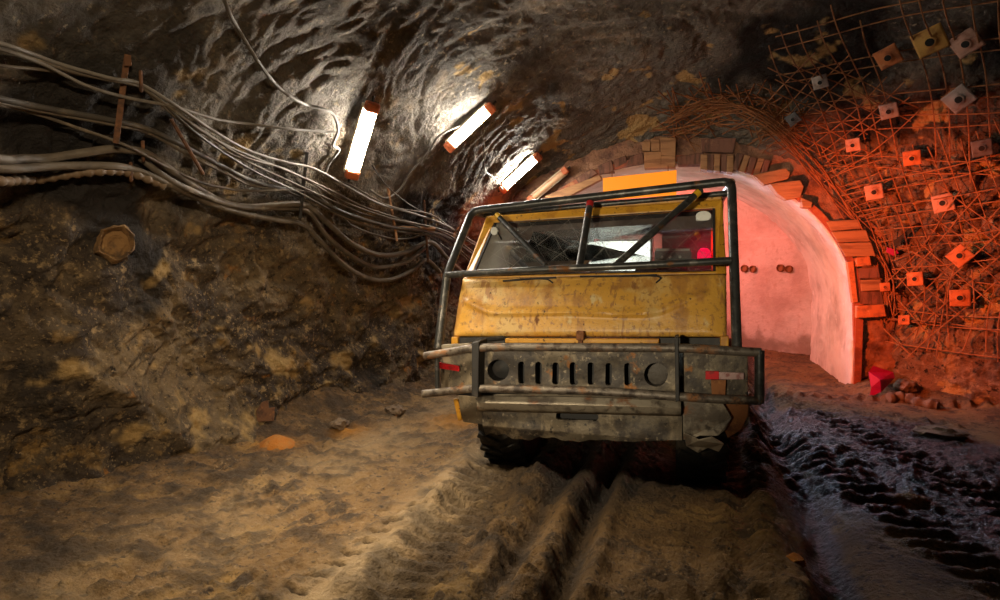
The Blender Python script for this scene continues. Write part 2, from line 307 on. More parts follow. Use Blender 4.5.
class MB:
    def __init__(s):
        s.v, s.f = [], []
    def add(s, vs, fs):
        b = len(s.v)
        s.v += [Vector(v) for v in vs]
        s.f += [[b + i for i in f] for f in fs]
        return s
    def box(s, c, size, rot=None):
        c = Vector(c); hx, hy, hz = size[0] / 2, size[1] / 2, size[2] / 2
        vs = [Vector((x, y, z)) for x in (-hx, hx) for y in (-hy, hy) for z in (-hz, hz)]
        if rot is not None: vs = [rot @ v for v in vs]
        return s.add([c + v for v in vs], [(0, 1, 3, 2), (4, 6, 7, 5), (0, 4, 5, 1), (2, 3, 7, 6), (0, 2, 6, 4), (1, 5, 7, 3)])
    def prism(s, pts, off):            # polygon and its copy moved by off
        n = len(pts); off = Vector(off)
        pts = [Vector(p) for p in pts]
        vs = pts + [p + off for p in pts]
        fs = [list(range(n)), list(range(2 * n - 1, n - 1, -1))]
        for i in range(n):
            j = (i + 1) % n
            fs.append([j, i, n + i, n + j])
        return s.add(vs, fs)
    def hexa(s, a, b):                 # two quads joined
        vs = list(a) + list(b)
        return s.add(vs, [(0, 1, 2, 3), (7, 6, 5, 4), (1, 0, 4, 5), (2, 1, 5, 6), (3, 2, 6, 7), (0, 3, 7, 4)])
    def ring(s, outer, inner, off):    # a frame between two loops, moved by off
        n = len(outer); off = Vector(off)
        o = [Vector(p) for p in outer]; i_ = [Vector(p) for p in inner]
        vs = o + i_ + [p + off for p in o] + [p + off for p in i_]
        fs = []
        for k in range(n):
            j = (k + 1) % n
            fs += [(k, j, n + j, n + k), (2 * n + j, 2 * n + k, 3 * n + k, 3 * n + j), (j, k, 2 * n + k, 2 * n + j), (n + k, n + j, 3 * n + j, 3 * n + k)]
        return s.add(vs, fs)
    def tube(s, pts, r, seg=8, caps=True):
        pts = [Vector(p) for p in pts]
        n = len(pts)
        rs = r if isinstance(r, (list, tuple)) else [r] * n
        tang = []
        for i in range(n):
            t = pts[min(i + 1, n - 1)] - pts[max(i - 1, 0)]
            tang.append(t.normalized() if t.length > 1e-9 else Vector((0, 0, 1)))
        a = Vector((0, 0, 1)) if abs(tang[0].z) < 0.9 else Vector((1, 0, 0))
        nrm = tang[0].cross(a).normalized()
        vs = []
        for i in range(n):
            nrm = (nrm - tang[i] * nrm.dot(tang[i]))
            nrm = nrm.normalized() if nrm.length > 1e-9 else tang[i].orthogonal().normalized()
            b = tang[i].cross(nrm)
            k = 1.0
            if 0 < i < n - 1:          # widen mitred corners
                d = (pts[i] - pts[i - 1]).normalized().dot((pts[i + 1] - pts[i]).normalized())
                k = min(1.3, 1 / max(0.3, math.sqrt((1 + d) / 2)))
            for j in range(seg):
                ang = 2 * PI * j / seg
                vs.append(pts[i] + (nrm * math.cos(ang) + b * math.sin(ang)) * rs[i] * k)
        fs = []
        for i in range(n - 1):
            for j in range(seg):
                k = (j + 1) % seg
                fs.append((i * seg + j, i * seg + k, (i + 1) * seg + k, (i + 1) * seg + j))
        if caps:
            fs.append(list(range(seg - 1, -1, -1)))
            fs.append([(n - 1) * seg + j for j in range(seg)])
        return s.add(vs, fs)
    def lathe(s, prof, c, axis, seg=24, jitter=None, front_open=False):     # prof: (radius, height along the axis)
        c = Vector(c); ax = Vector(axis).normalized()
        u = ax.orthogonal().normalized(); w = ax.cross(u)
        vs = []
        for k, (r, h) in enumerate(prof):
            for j in range(seg):
                a = 2 * PI * j / seg
                q = r * (1 + (jitter(k, j) if jitter else 0))
                vs.append(c + ax * h + (u * math.cos(a) + w * math.sin(a)) * q)
        fs = []
        for k in range(len(prof) - 1):
            for j in range(seg):
                i = (j + 1) % seg
                fs.append((k * seg + j, k * seg + i, (k + 1) * seg + i, (k + 1) * seg + j))
        if not front_open: fs.append(list(range(seg - 1, -1, -1)))
        fs.append([(len(prof) - 1) * seg + j for j in range(seg)])
        return s.add(vs, fs)
    def build(s, name, mat, parent=None, smooth=False, bevel=0, solid=0, at=None, wobble=0, sub=0):
        if wobble:
            s.v = [v + Vector((random.uniform(-1, 1), random.uniform(-1, 1), random.uniform(-1, 1))) * wobble for v in s.v]
        cen = Vector((0, 0, 0))
        for v in s.v: cen += v
        cen /= max(1, len(s.v))
        if at is not None: cen = Vector(at)
        me = bpy.data.meshes.new(name)
        me.from_pydata([tuple(v - cen) for v in s.v], [], s.f)
        me.update()
        if smooth:
            me.polygons.foreach_set('use_smooth', [True] * len(me.polygons))
        me.materials.append(M[mat] if isinstance(mat, str) else mat)
        o = bpy.data.objects.new(name, me)
        COL.objects.link(o)
        o['_w'] = list(cen)
        if parent is not None:
            o.parent = parent
            o.location = cen - world_loc(parent)
        else:
            o.location = cen
        if solid:
            md = o.modifiers.new('solid', 'SOLIDIFY'); md.thickness = solid; md.offset = 0
        if bevel:
            md = o.modifiers.new('bevel', 'BEVEL'); md.width = bevel; md.segments = 2; md.limit_method = 'ANGLE'
        if sub:
            md = o.modifiers.new('sub', 'SUBSURF'); md.levels = sub; md.render_levels = sub
        if smooth:
            try:
                me.set_sharp_from_angle(angle=math.radians(45))
            except Exception:
                pass
        return o

def catmull(pts, n=8):
    pts = [Vector(p) for p in pts]
    if len(pts) < 3: 
        return [pts[0].lerp(pts[-1], i / n) for i in range(n + 1)]
    q = [pts[0] * 2 - pts[1]] + pts + [pts[-1] * 2 - pts[-2]]
    out = []
    for i in range(1, len(q) - 2):
        a, b, c, d = q[i - 1], q[i], q[i + 1], q[i + 2]
        for k in range(n):
            t = k / n
            out.append(0.5 * ((2 * b) + (c - a) * t + (2 * a - 5 * b + 4 * c - d) * t * t + (3 * b - a - 3 * c + d) * t ** 3))
    out.append(pts[-1])
    return out

def grid_mesh(name, co, nr, nc, mat, attrs=None, kind='structure', flip=False):
    me = bpy.data.meshes.new(name)
    idx = np.arange(nr * nc).reshape(nr, nc)
    q = np.stack([idx[:-1, :-1], idx[:-1, 1:], idx[1:, 1:], idx[1:, :-1]], -1).reshape(-1, 4)
    if flip: q = q[:, ::-1]
    me.vertices.add(nr * nc)
    me.vertices.foreach_set('co', np.ascontiguousarray(co, dtype=np.float32).ravel())
    me.loops.add(q.size)
    me.loops.foreach_set('vertex_index', np.ascontiguousarray(q, dtype=np.int32).ravel())
    me.polygons.add(len(q))
    me.polygons.foreach_set('loop_start', np.arange(0, q.size, 4, dtype=np.int32))
    me.polygons.foreach_set('loop_total', np.full(len(q), 4, dtype=np.int32))
    me.polygons.foreach_set('use_smooth', np.ones(len(q), dtype=bool))
    me.update(calc_edges=True)
    me.validate()
    for k, a in (attrs or {}).items():
        at = me.attributes.new(k, 'FLOAT', 'POINT')
        at.data.foreach_set('value', np.ascontiguousarray(a, dtype=np.float32))
    me.materials.append(M[mat])
    o = bpy.data.objects.new(name, me)
    COL.objects.link(o)
    if kind: o['kind'] = kind
    return o

# ================================================================== THE SETTING
Y_PORT = 8.0
def xl(Y): return interp(Y, [-5, 2.5, 4.4, 6.0, 8.0, 9], [-3.95, -3.92, -3.62, -3.10, -2.95, -2.95])
def xr(Y): return interp(Y, [-5, 2.0, 4.2, 5.4, 6.3, 7.15, 8.0, 9], [5.2, 5.1, 4.75, 4.35, 3.75, 3.06, 2.36, 2.2])
def top(Y): return interp(Y, [-5, 0, 4, 6, 7, 8, 9], [4.4, 4.35, 4.15, 3.75, 3.42, 3.10, 3.0])
SPR = 0.95
S1, S2 = 0.13, 0.87
def profile(s, Y):
    a_l, a_r = xl(Y), xr(Y)
    xc, a, b = (a_l + a_r) / 2, (a_r - a_l) / 2, top(Y) - SPR
    t = PI * (1 - np.clip((s - S1) / (S2 - S1), 0, 1))
    x = xc + a * np.cos(t)
    z = SPR + b * np.sin(t)
    zl = -0.4 + (SPR + 0.4) * np.clip(s / S1, 0, 1)
    zr = -0.4 + (SPR + 0.4) * np.clip((1 - s) / (1 - S2), 0, 1)
    z = np.where(s < S1, zl, np.where(s > S2, zr, z))
    return np.stack([x, Y, z], -1)

ns = 820
ss = np.linspace(0, 1, ns)
ys = np.concatenate([np.linspace(-4.5, 1.2, 40)[:-1], np.linspace(1.2, 8.12, 660)])
ny = len(ys)
SS, YY = np.meshgrid(ss, ys)           # rows along Y
flatS, flatY = SS.ravel(), YY.ravel()
base = profile(flatS, flatY)
e = 1e-3
du = profile(np.clip(flatS + e, 0, 1), flatY) - profile(np.clip(flatS - e, 0, 1), flatY)
dv = profile(flatS, flatY + 0.15) - profile(flatS, flatY - 0.15)
nrm = np.cross(dv, du)
nrm /= np.maximum(1e-9, np.linalg.norm(nrm, axis=1))[:, None]
cen = np.stack([np.full(len(base), 0.3), flatY, np.full(len(base), 1.4)], 1)
flip = ((cen - base) * nrm).sum(1) < 0
nrm[flip] *= -1                        # inward
z = base[:, 2]
wl = 1 - sstep(0.22, 0.36, flatS)      # left wall
wr = sstep(0.60, 0.74, flatS)          # right wall
wc = np.clip(1 - wl - wr, 0, 1)
low = (1 - sstep(1.3, 2.3, z))
# rugged cut rock of the left wall
wq = base + 0.25 * np.stack([vnoise(base * 1.7, 15), vnoise(base * 1.7, 16), vnoise(base * 1.7, 17)], 1)
rug = 0.15 * fbm(wq * 0.9, 3, 11) + 0.075 * ridged(wq * np.array([1.5, 1.5, 2.1]), 5, 21) + 0.055 * fbm(wq * 4.2, 4, 31) - 0.05
f1, f2, rv = worley(base * np.array([2.6, 2.2, 3.0]) + 0.35 * np.stack([vnoise(base * 3, 5)] * 3, 1), 3)
blocks = 0.11 * (rv - 0.5) - 0.07 * np.exp(-((f2 - f1) / 0.10) ** 2)
# sprayed, rippled concrete of the roof: folds running round the arch
arc = np.cumsum(np.linalg.norm(np.diff(profile(ss, np.full(ns, 5.0)), axis=0), axis=1)); arc = np.concatenate([[0], arc])
aa = np.interp(flatS, ss, arc)
q = np.stack([flatY, aa, np.zeros(len(base))], 1)
warp = np.stack([vnoise(q * 0.8, 41), vnoise(q * 0.8 + 9, 42)], 1)
q2 = q.copy(); q2[:, 0] += 0.45 * warp[:, 0]; q2[:, 1] += 0.45 * warp[:, 1]
rip = np.abs(vnoise(q2 * np.array([3.4, 1.5, 1]), 51)) * 0.11 + np.abs(vnoise(q2 * np.array([8.5, 6.5, 1]), 52)) * 0.05 + np.abs(vnoise(q2 * np.array([17, 15, 1]), 54)) * 0.009
rip += 0.10 * vnoise(q * 0.7, 53)
# broken stones of the right wall
g1, g2, gv = worley(base * np.array([4.2, 4.2, 5.0]) + 0.25 * np.stack([vnoise(base * 4, 6)] * 3, 1), 8)
stones = 0.11 * (gv - 0.5) - 0.06 * np.exp(-((g2 - g1) / 0.09) ** 2) + 0.10 * fbm(base * 1.1, 3, 61) + 0.03 * ridged(base * 5, 3, 71)
low2 = 1 - sstep(0.55, 1.1, z)
disp = wl * (low * (rug + blocks * 0.22) + (1 - low) * (0.45 * rug + 0.60 * rip)) + wc * 0.62 * rip + wr * (low2 * (0.12 * fbm(base * 1.4, 4, 63) + 0.05 * ridged(base * 3.5, 4, 65)) + (1 - low2) * stones)
disp = np.clip(disp, -0.34, 0.24)
# buttress and hollows low on the left wall
def bump_at(px, py, Yguess, amp, rad, stretch=(1, 1, 1)):
    global disp
    d = ray(px, py)
    t = (-3.75 + 0.0) / d.x if px < 330 else Yguess / d.y
    c = np.array(CAM + d * t)
    dd = (((base - c) * np.array(stretch)) ** 2).sum(1)
    disp = disp + amp * np.exp(-dd / rad ** 2)
bump_at(90, 395, 3.2, 0.20, 0.42, (1, 1, 0.6))
bump_at(170, 430, 3.6, 0.16, 0.30)
bump_at(20, 455, 2.6, -0.18, 0.30)
bump_at(60, 440, 2.8, -0.16, 0.22)
bump_at(215, 445, 4, 0.14, 0.22)
bump_at(300, 400, 4.6, 0.15, 0.40)
# foot of the walls spreads into the floor
foot = np.exp(-np.maximum(z, 0) / 0.22)
disp += 0.16 * foot * (0.6 + 0.6 * vnoise(base * 2.0, 81))
co = base + nrm * disp[:, None]
# sooty band, shade painted in where the lamps reach less, and pale stains
so = fbm(base * 0.8, 4, 91)
soot_shade = sstep(-0.05, 0.30, so + 0.62 * np.exp(-((z - 1.95) / 0.50) ** 2) * wl + 0.30 * (1 - sstep(2.6, 4.2, flatY)) * sstep(1.2, 1.9, z) - 0.35) * np.clip(wl, 0, 1)
soot_shade = np.maximum(soot_shade, np.clip(wc + wr, 0, 1) * sstep(0.05, 0.45, 0.8 * so + 0.60 * sstep(2.2, 3.2, z) * sstep(-0.3, 1.6, base[:, 0]) - 0.27))
soot_shade = np.maximum(soot_shade, np.clip(wl + wc, 0, 1) * sstep(-0.25, 0.45, so + 0.1) * sstep(1.8, 2.6, z) * (1 - sstep(3.0, 4.5, flatY + 0.5 * so)) * (1 - sstep(-1.5, 0.5, base[:, 0])) * 0.85)  # shade of the upper left painted into the rock colour
stn = fbm(base * 2.4, 4, 95)
flk = fbm(base * 9, 3, 97)
stain = 0.85 * sstep(0.42, 0.60, stn + 0.30 * flk + 0.30 * sstep(5.6, 6.8, flatY) - 0.22) * (wc + wr)
stain = np.maximum(stain, 0.6 * sstep(0.32, 0.7, stn + 0.35 * flk + 0.3 * (1 - sstep(0.2, 1.2, z)) - 0.12) * wl)
leftm = np.clip(wl * (1 - sstep(1.5, 2.5, z + 0.5 * vnoise(base * 1.2, 99))), 0, 1)
rightm = np.clip(wr, 0, 1)
CO = co.reshape(ny, ns, 3)
def cut(name, s0, s1, mat):
    i0, i1 = int(s0 * (ns - 1)), int(s1 * (ns - 1)) + 1
    sl = (slice(None), slice(i0, i1))
    return grid_mesh(name, CO[:, i0:i1].reshape(-1, 3), ny, i1 - i0, mat,
                     {'leftm': leftm.reshape(ny, ns)[sl].ravel(), 'rightm': rightm.reshape(ny, ns)[sl].ravel(), 'soot_shade': soot_shade.reshape(ny, ns)[sl].ravel(), 'stain': stain.reshape(ny, ns)[sl].ravel()})
cut('wall_left', 0, 0.30, 'rock')
cut('ceiling', 0.30, 0.66, 'rock')
cut('wall_right', 0.66, 1.0, 'rock')

idx = np.arange(ny * ns).reshape(ny, ns)[::2, ::2]
bq = np.stack([idx[:-1, :-1], idx[:-1, 1:], idx[1:, 1:], idx[1:, :-1]], -1).reshape(-1, 4)
used, inv = np.unique(bq, return_inverse=True)
BVH = BVHTree.FromPolygons([tuple(v) for v in co[used]], [tuple(int(i) for i in f) for f in inv.reshape(-1, 4)])

def hit(px, py):
    d = ray(px, py)
    loc, n, i, dist = BVH.ray_cast(CAM, d)
    if loc is None or loc.y > Y_PORT:
        t = Y_PORT / d.y
        return CAM + d * t, Vector((0, -1, 0)), t
    if n.dot(d) > 0: n = -n
    return loc, n, dist

# ------------------------------------------------------------------ floor
nyf, nxf = 640, 760
yf = 0.9 * (13.8 / 0.9) ** np.linspace(0, 1, nyf)
xf = np.linspace(-4.6, 5.6, nxf)
XF, YF = np.meshgrid(xf, yf)
x, y = XF.ravel(), YF.ravel()
p2 = np.stack([x, y, np.zeros(len(x))], 1)
h = 0.035 * fbm(p2 * 0.9, 3, 101)
def track(a, b):                       # signed sideways distance from a line on the ground, and distance along it
    a, b = G(*a), G(*b)
    d = Vector((b.x - a.x, b.y - a.y)).normalized()
    wob = 0.05 * vnoise(np.stack([y * 1.3, np.full(len(y), a.x * 7), np.zeros(len(y))], 1), 7)
    return (x - a.x) * d.y - (y - a.y) * d.x + wob, (x - a.x) * d.x + (y - a.y) * d.y
def gau(v, w): return np.exp(-(v / w) ** 2)
clod_n = ridged(p2 * np.array([5.0, 4.0, 1]), 4, 111)
fine = fbm(p2 * 14, 4, 121)
# pale compacted strip
ts, tl = track((330, 600), (470, 478))
pale = gau(ts, 0.20) * (0.7 + 0.5 * fbm(p2 * 2.2, 3, 131))
t2s, _ = track((70, 600), (330, 470))
pale = np.maximum(pale, 0.35 * gau(t2s, 0.35) * (0.6 + 0.8 * fbm(p2 * 1.5, 3, 133)))
# wheel rut left of the middle with lug prints
rs_, rl = track((405, 600), (503, 470))
lug = np.sin(rl * 2 * PI / 0.115 + np.abs(rs_) * 16 + 1.5 * vnoise(p2 * 3, 199))
rut = gau(rs_, 0.20)
h += -0.07 * rut + 0.085 * gau(np.abs(rs_) - 0.27, 0.09) * (0.6 + 0.7 * vnoise(p2 * 4, 141)) + 0.042 * rut * sstep(-0.2, 0.5, lug)
# outer row of lug prints on the pale strip
ls_, ll = track((345, 556), (446, 487))
lp = np.sin(ll * 2 * PI / 0.125) * gau(ls_, 0.075)
h += -0.04 * sstep(0.25, 0.7, lp)
# ridges and grooves in the middle
cs, cl_ = track((523, 593), (588, 478))
h += 0.085 * gau(cs, 0.07) * (0.75 + 0.4 * vnoise(p2 * 5, 151)) - 0.085 * gau(cs - 0.13, 0.06) - 0.06 * gau(cs + 0.15, 0.06)
h += 0.05 * gau(cs - 0.25, 0.06)
# right hand rut, two rows of lugs
r2s, r2l = track((742, 600), (742, 480))
lug2 = np.sin(r2l * 2 * PI / 0.105)
h += -0.035 * gau(r2s, 0.22) + 0.045 * sstep(-0.1, 0.5, lug2) * (gau(r2s - 0.09, 0.055) + gau(r2s + 0.09, 0.055))
h += 0.012 * np.sin(r2l * 2 * PI / 0.105 + r2s * 9) * gau(r2s + 0.30, 0.14)
# berm and trench right of it
b3s, b3l = track((790, 600), (762, 480))
h += 0.10 * gau(b3s, 0.11) * (0.6 + 0.8 * vnoise(p2 * 4.5, 161)) - 0.13 * gau(b3s - 0.24, 0.12)
trench = gau(b3s - 0.24, 0.13)
# side track in the dark mud
for a, b in (((905, 520), (800, 448)), ((1000, 505), (850, 430))):
    d4, l4 = track(a, b)
    h += (-0.03 + 0.03 * np.sin(l4 * 2 * PI / 0.16 + d4 * 8)) * gau(d4, 0.16)
d5, l5 = track((990, 412), (860, 400))
h += 0.03 * np.sin(l5 * 2 * PI / 0.14 + d5 * 6) * gau(d5, 0.09)
# wet dark mud to the right of the lorry, same dark tone under it
wn = fbm(p2 * 0.9, 4, 171)
g_a, g_b = G(765, 420), G(900, 520)
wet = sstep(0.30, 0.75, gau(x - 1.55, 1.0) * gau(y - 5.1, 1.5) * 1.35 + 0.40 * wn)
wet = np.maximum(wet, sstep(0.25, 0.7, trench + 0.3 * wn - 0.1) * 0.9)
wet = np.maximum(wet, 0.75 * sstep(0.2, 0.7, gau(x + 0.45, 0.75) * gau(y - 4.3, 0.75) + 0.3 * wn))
rough_zone = np.clip(0.35 + 0.5 * fbm(p2 * 0.7, 3, 181) + 0.4 * gau(np.abs(rs_) - 0.27, 0.2) + 0.40 * wet + 0.6 * gau(x + 2.6, 0.9), 0, 1) * (1 - 0.85 * np.clip(pale, 0, 1))
c1_, c2_, c3_ = worley(np.stack([x * 9 + 0.6 * vnoise(p2 * 6, 195), y * 8 + 0.6 * vnoise(p2 * 6, 196), np.zeros(len(x))], 1), 31)
lumps = np.clip(0.62 - c1_, 0, 1) * (c3_ > 0.45) * sstep(0.0, 0.5, fbm(p2 * 1.6, 3, 197) + 0.9 * gau(np.abs(rs_) - 0.24, 0.16) + 0.5 * gau(cs + 0.1, 0.3) * 0.6 + 0.5 * gau(b3s - 0.05, 0.2) - 0.25)
h += 0.095 * lumps * (1 - 0.8 * np.clip(pale, 0, 1))
h += 0.040 * (clod_n - 0.7) * rough_zone + 0.016 * fine * (0.25 + rough_zone) + 0.010 * ridged(p2 * 22, 2, 198) * rough_zone
clod_groove = sstep(0.55, 1.0, clod_n * 0.55 + 0.5 * fbm(p2 * 5, 3, 191)) * rough_zone * 0.9
clod_groove = np.maximum(clod_groove, 0.75 * gau(np.abs(rs_ - 0.02) - 0.24, 0.10) * sstep(0.0, 0.5, fbm(p2 * 7, 3, 193) + 0.15))
clod_groove = np.maximum(clod_groove, 0.9 * sstep(0.25, 0.7, lp))
clod_groove = np.maximum(clod_groove, 0.85 * rut * sstep(0.1, -0.5, lug) * sstep(-0.5, 0.2, fbm(p2 * 3, 3, 205)))  # same dark colour in the low parts of the lug prints
clod_groove = np.maximum(clod_groove, 0.7 * (gau(r2s - 0.09, 0.06) + gau(r2s + 0.09, 0.06)) * sstep(0.0, -0.6, lug2))
clod_groove = np.maximum(clod_groove, 0.75 * sstep(0.05, 0.5, gau(rs_ + 0.02, 0.42) * 0.7 + 0.45 * fbm(p2 * 4.5, 4, 207) - 0.25))
clod_groove = np.maximum(clod_groove, 0.85 * sstep(0.1, 0.5, 0.55 * gau(x + 3.0, 1.0) + 0.65 * fbm(p2 * np.array([2.6, 5.2, 1]), 5, 209) - 0.30) * (1 - np.clip(pale, 0, 1)))
clod_groove = np.maximum(clod_groove, 0.8 * (gau(cs - 0.13, 0.07) + gau(cs + 0.15, 0.06)))  # same dark colour along the grooves
# banks at the foot of the walls
wallL, wallR = xl(y), xr(y)
inside = y < 8.05
h += np.where(inside, (0.10 + 0.2 * sstep(3.8, 5.2, y)) * np.exp(-np.maximum(x - wallL, 0) / 0.38) * (0.7 + 0.6 * vnoise(p2 * 1.6, 201)), 0)
h += np.where(inside, 0.22 * np.exp(-np.maximum(wallR - x, 0) / 0.32) * (0.7 + 0.6 * vnoise(p2 * 1.9, 203)), 0)
h += 0.10 * gau(x - 2.10, 0.22) * gau(y - 7.75, 0.40)
oc = np.zeros(len(x))
for px, py, r in ((278, 448, 0.18), (350, 434, 0.14), (455, 424, 0.25), (910, 500, 0.10)):
    g = G(px, py)
    oc = np.maximum(oc, np.exp(-((x - g.x) ** 2 + (y - g.y) ** 2) / r ** 2) * (0.8 + 0.5 * fine))
for wx, wy in ((-1.27, 4.5), (0.13, 4.5), (-1.27, 6.75), (0.13, 6.75)):
    h -= (0.05 + np.clip(h, -0.02, 0.2)) * np.exp(-((x - wx) / 0.26) ** 4 - ((y - wy) / 0.35) ** 4)
# wheels stand on the floor: press it down there
cof = np.stack([x, y, h], 1)
grid_mesh('floor', cof, nyf, nxf, 'ground', {'pale': np.clip(pale, 0, 1), 'clod_groove': np.clip(clod_groove, 0, 1), 'wet': np.clip(wet, 0, 1), 'ochre': np.clip(oc, 0, 1)})
Hf = h.reshape(nyf, nxf)
def ground_z(X, Y):
    i = int(np.clip(np.searchsorted(yf, Y), 0, nyf - 1)); j = int(np.clip(np.searchsorted(xf, X), 0, nxf - 1))
    return float(Hf[i, j])

# ------------------------------------------------------------------ portal wall, lining and the gallery behind
LX, LA, LSPR, LB = -0.27, 2.17, 0.92, 1.84
def lining_pt(t, Y, grow=0.0):         # t 0..1 from the right foot over the top to the left foot
    leg = 0.18
    if t < leg: return Vector((LX + LA + grow, Y, -0.3 + (LSPR + 0.3) * t / leg))
    if t > 1 - leg: return Vector((LX - LA - grow, Y, -0.3 + (LSPR + 0.3) * (1 - t) / leg))
    a = PI * (t - leg) / (1 - 2 * leg)
    return Vector((LX + (LA + grow) * math.cos(a), Y, LSPR + (LB + grow) * math.sin(a)))
NT, NR = 220, 26
pv = []
for i in range(NT):
    t = i / (NT - 1)
    for k in range(NR):
        g = 1.3 * k / (NR - 1)
        pv.append(lining_pt(t, Y_PORT - 0.01, g + 0.02))
pv = np.array([tuple(v) for v in pv])
pd = 0.05 * ridged(pv * 5, 3, 301) + 0.06 * vnoise(pv * 2, 302)
w1, w2, w3 = worley(pv * np.array([4.5, 1, 9.0]), 13)
pd += 0.05 * (w3 - 0.5) - 0.05 * np.exp(-((w2 - w1) / 0.12) ** 2)
pv[:, 1] -= np.clip(pd, -0.07, 0.05)
grid_mesh('wall_back', pv, NT, NR, 'portal')
# concrete lining: a barrel with a front rim
lv, NB = [], 60
for i in range(NT):
    t = i / (NT - 1)
    row = [lining_pt(t, Y_PORT - 0.02, 0.10), lining_pt(t, Y_PORT - 0.06, 0.07), lining_pt(t, Y_PORT - 0.06, 0.01)]
    row += [lining_pt(t, Y_PORT - 0.05 + 2.35 * k / (NB - 1), 0) for k in range(NB)]
    row += [lining_pt(t, Y_PORT + 2.30, 0.35)]
    lv += row
lv = np.array([tuple(v) for v in lv])
ln = np.stack([LX - lv[:, 0], np.zeros(len(lv)), 1.2 - lv[:, 2]], 1); ln /= np.linalg.norm(ln, axis=1)[:, None]
seam = np.exp(-(((lv[:, 1] * 2.2) % 1.0 - 0.5) / 0.05) ** 2)
lv += ln * (0.025 * fbm(lv * 2.5, 3, 311) + 0.010 * ridged(lv * 6, 3, 313) - 0.015 * seam)[:, None]
grid_mesh('trim_1', lv, NT, NB + 4, 'lining')
tag(bpy.data.objects['trim_1'], 'pale concrete lining ring of the gallery mouth')

path_r = catmull([(2.75, 10.27, 0), (2.25, 10.62, 0), (1.62, 11.10, 0), (0.62, 11.9, 0), (-0.8, 12.6, 0), (-2.4, 13.0, 0), (-4.2, 13.2, 0)], 30)
gz = [-0.3 + 2.22 * k / 70 for k in range(71)] + [1.93, 1.95] + [1.95 + 1.3 * k / 40 for k in range(1, 41)]
gv_ = []
for i, p in enumerate(path_r):
    t = (path_r[min(i + 1, len(path_r) - 1)] - path_r[max(0, i - 1)]).normalized()
    n = Vector((-t.y, t.x, 0))
    for k, zz in enumerate(gz):
        inset = 0.0 if zz <= 1.93 else -0.03 + 2.1 * (1 - math.sqrt(max(0, 1 - ((zz - 1.95) / 1.32) ** 2)))
        gv_.append(p + n * inset + Vector((0, 0, zz)))
gv_ = np.array([tuple(v) for v in gv_])
gst = 0.7 * sstep(0.25, 0.8, 0.6 * fbm(gv_ * 3.2, 5, 331) + 0.85 * (1 - sstep(0.0, 0.75, gv_[:, 2])) - 0.1)
gv_[:, 1] -= 0.03 * fbm(gv_ * 2, 3, 333)
grid_mesh('wall_gallery', gv_, len(path_r), len(gz), 'pink_wall', {'stain': gst})
b = MB()
lw = [(-2.44, 9.9), (-2.9, 10.6), (-3.8, 11.3), (-5.2, 11.7)]
for (xa, ya), (xb, yb) in zip(lw[:-1], lw[1:]):
    b.prism([(xa, ya, -0.3), (xb, yb, -0.3), (xb, yb, 3.2), (xa, ya, 3.2)], (-0.1, 0.1, 0))
o = b.build('wall_gallery_left', 'pink_wall'); o['kind'] = 'structure'
b = MB().prism([(-5.5, 9.8, 3.15), (2.4, 9.8, 3.15), (2.4, 13.6, 3.15), (-5.5, 13.6, 3.15)], (0, 0, 0.1))
o = b.build('ceiling_gallery', 'pink_wall'); o['kind'] = 'structure'

# ================================================================== THE LORRY
TX = -0.66
lorry = empty('mine_lorry', (TX, 5.4, 0.0), 'yellow mine lorry with a tube cage and battered steel bumper on muddy ground', 'lorry')
Y_RAIL, Y_PL, Y_HB, Y_HT, Y_WB, Y_WT = 3.70, 3.80, 3.95, 4.13, 4.16, 4.56
YB = 5.62                              # back of the cab

# ---- cage
cage = MB()
lp3 = [P(438, 349, 3.84), P(447, 275, 4.04), P(472, 211, 4.38)]
rp3 = [P(737, 349, 3.84), P(734, 262, 4.04), P(731.5, 181, 4.38)]
def bendy(pts, r=0.06):                # round the corners of a bent tube
    pts = [Vector(p) for p in pts]
    out = [pts[0]]
    for i in range(1, len(pts) - 1):
        a, c, d = pts[i - 1], pts[i], pts[i + 1]
        ra, rb = min(r, (a - c).length * 0.45), min(r, (d - c).length * 0.45)
        pa, pb = c + (a - c).normalized() * ra, c + (d - c).normalized() * rb
        for k in range(6):
            t = k / 5
            out.append(pa * (1 - t) ** 2 + c * 2 * t * (1 - t) + pb * t * t)
    out.append(pts[-1])
    return out
RT = 0.030
MB().tube(bendy([lp3[0], lp3[1], lp3[2], rp3[2], rp3[1], rp3[0]], 0.07), RT, 12).build('front_hoop', 'tube', lorry, smooth=True)
MB().tube(bendy([P(446, 275, 4.02), P(540, 269.5, 3.985), P(640, 265.5, 3.985), P(731, 260.5, 4.02)], 0.2), 0.024, 12).build('cross_tube', 'tube', lorry, smooth=True)
MB().tube([P(590.5, 200, 4.38), P(579.5, 266, 4.01)], 0.026, 12).build('centre_post', 'tube', lorry, smooth=True)
d1 = MB().tube([P(494, 212, 4.38), P(546, 266, 4.01)], 0.021, 12).build('diagonal_brace', 'tube', lorry, smooth=True)
d2 = MB().tube([P(701, 190, 4.38), P(616, 265, 4.01)], 0.024, 12).build('diagonal_brace', 'tube', lorry, smooth=True)
def band(o, a, b_, r, mat, lab):
    q = MB().tube([a, b_], r, 12).build('tape_band', mat, o, smooth=True); q['label'] = lab
band(d1, P(494.5, 212.5, 4.375).lerp(P(546, 266, 4.01), 0.05), P(494.5, 212.5, 4.375).lerp(P(546, 266, 4.01), 0.11), 0.0225, 'tape_yellow', 'yellow tape band')
band(d2, P(701, 190, 4.38).lerp(P(616, 265, 4.01), 0.03), P(701, 190, 4.38).lerp(P(616, 265, 4.01), 0.08), 0.0255, 'tape_yellow', 'yellow tape band')
cpost = [o for o in lorry.children if o.name.startswith('centre_post')][0]
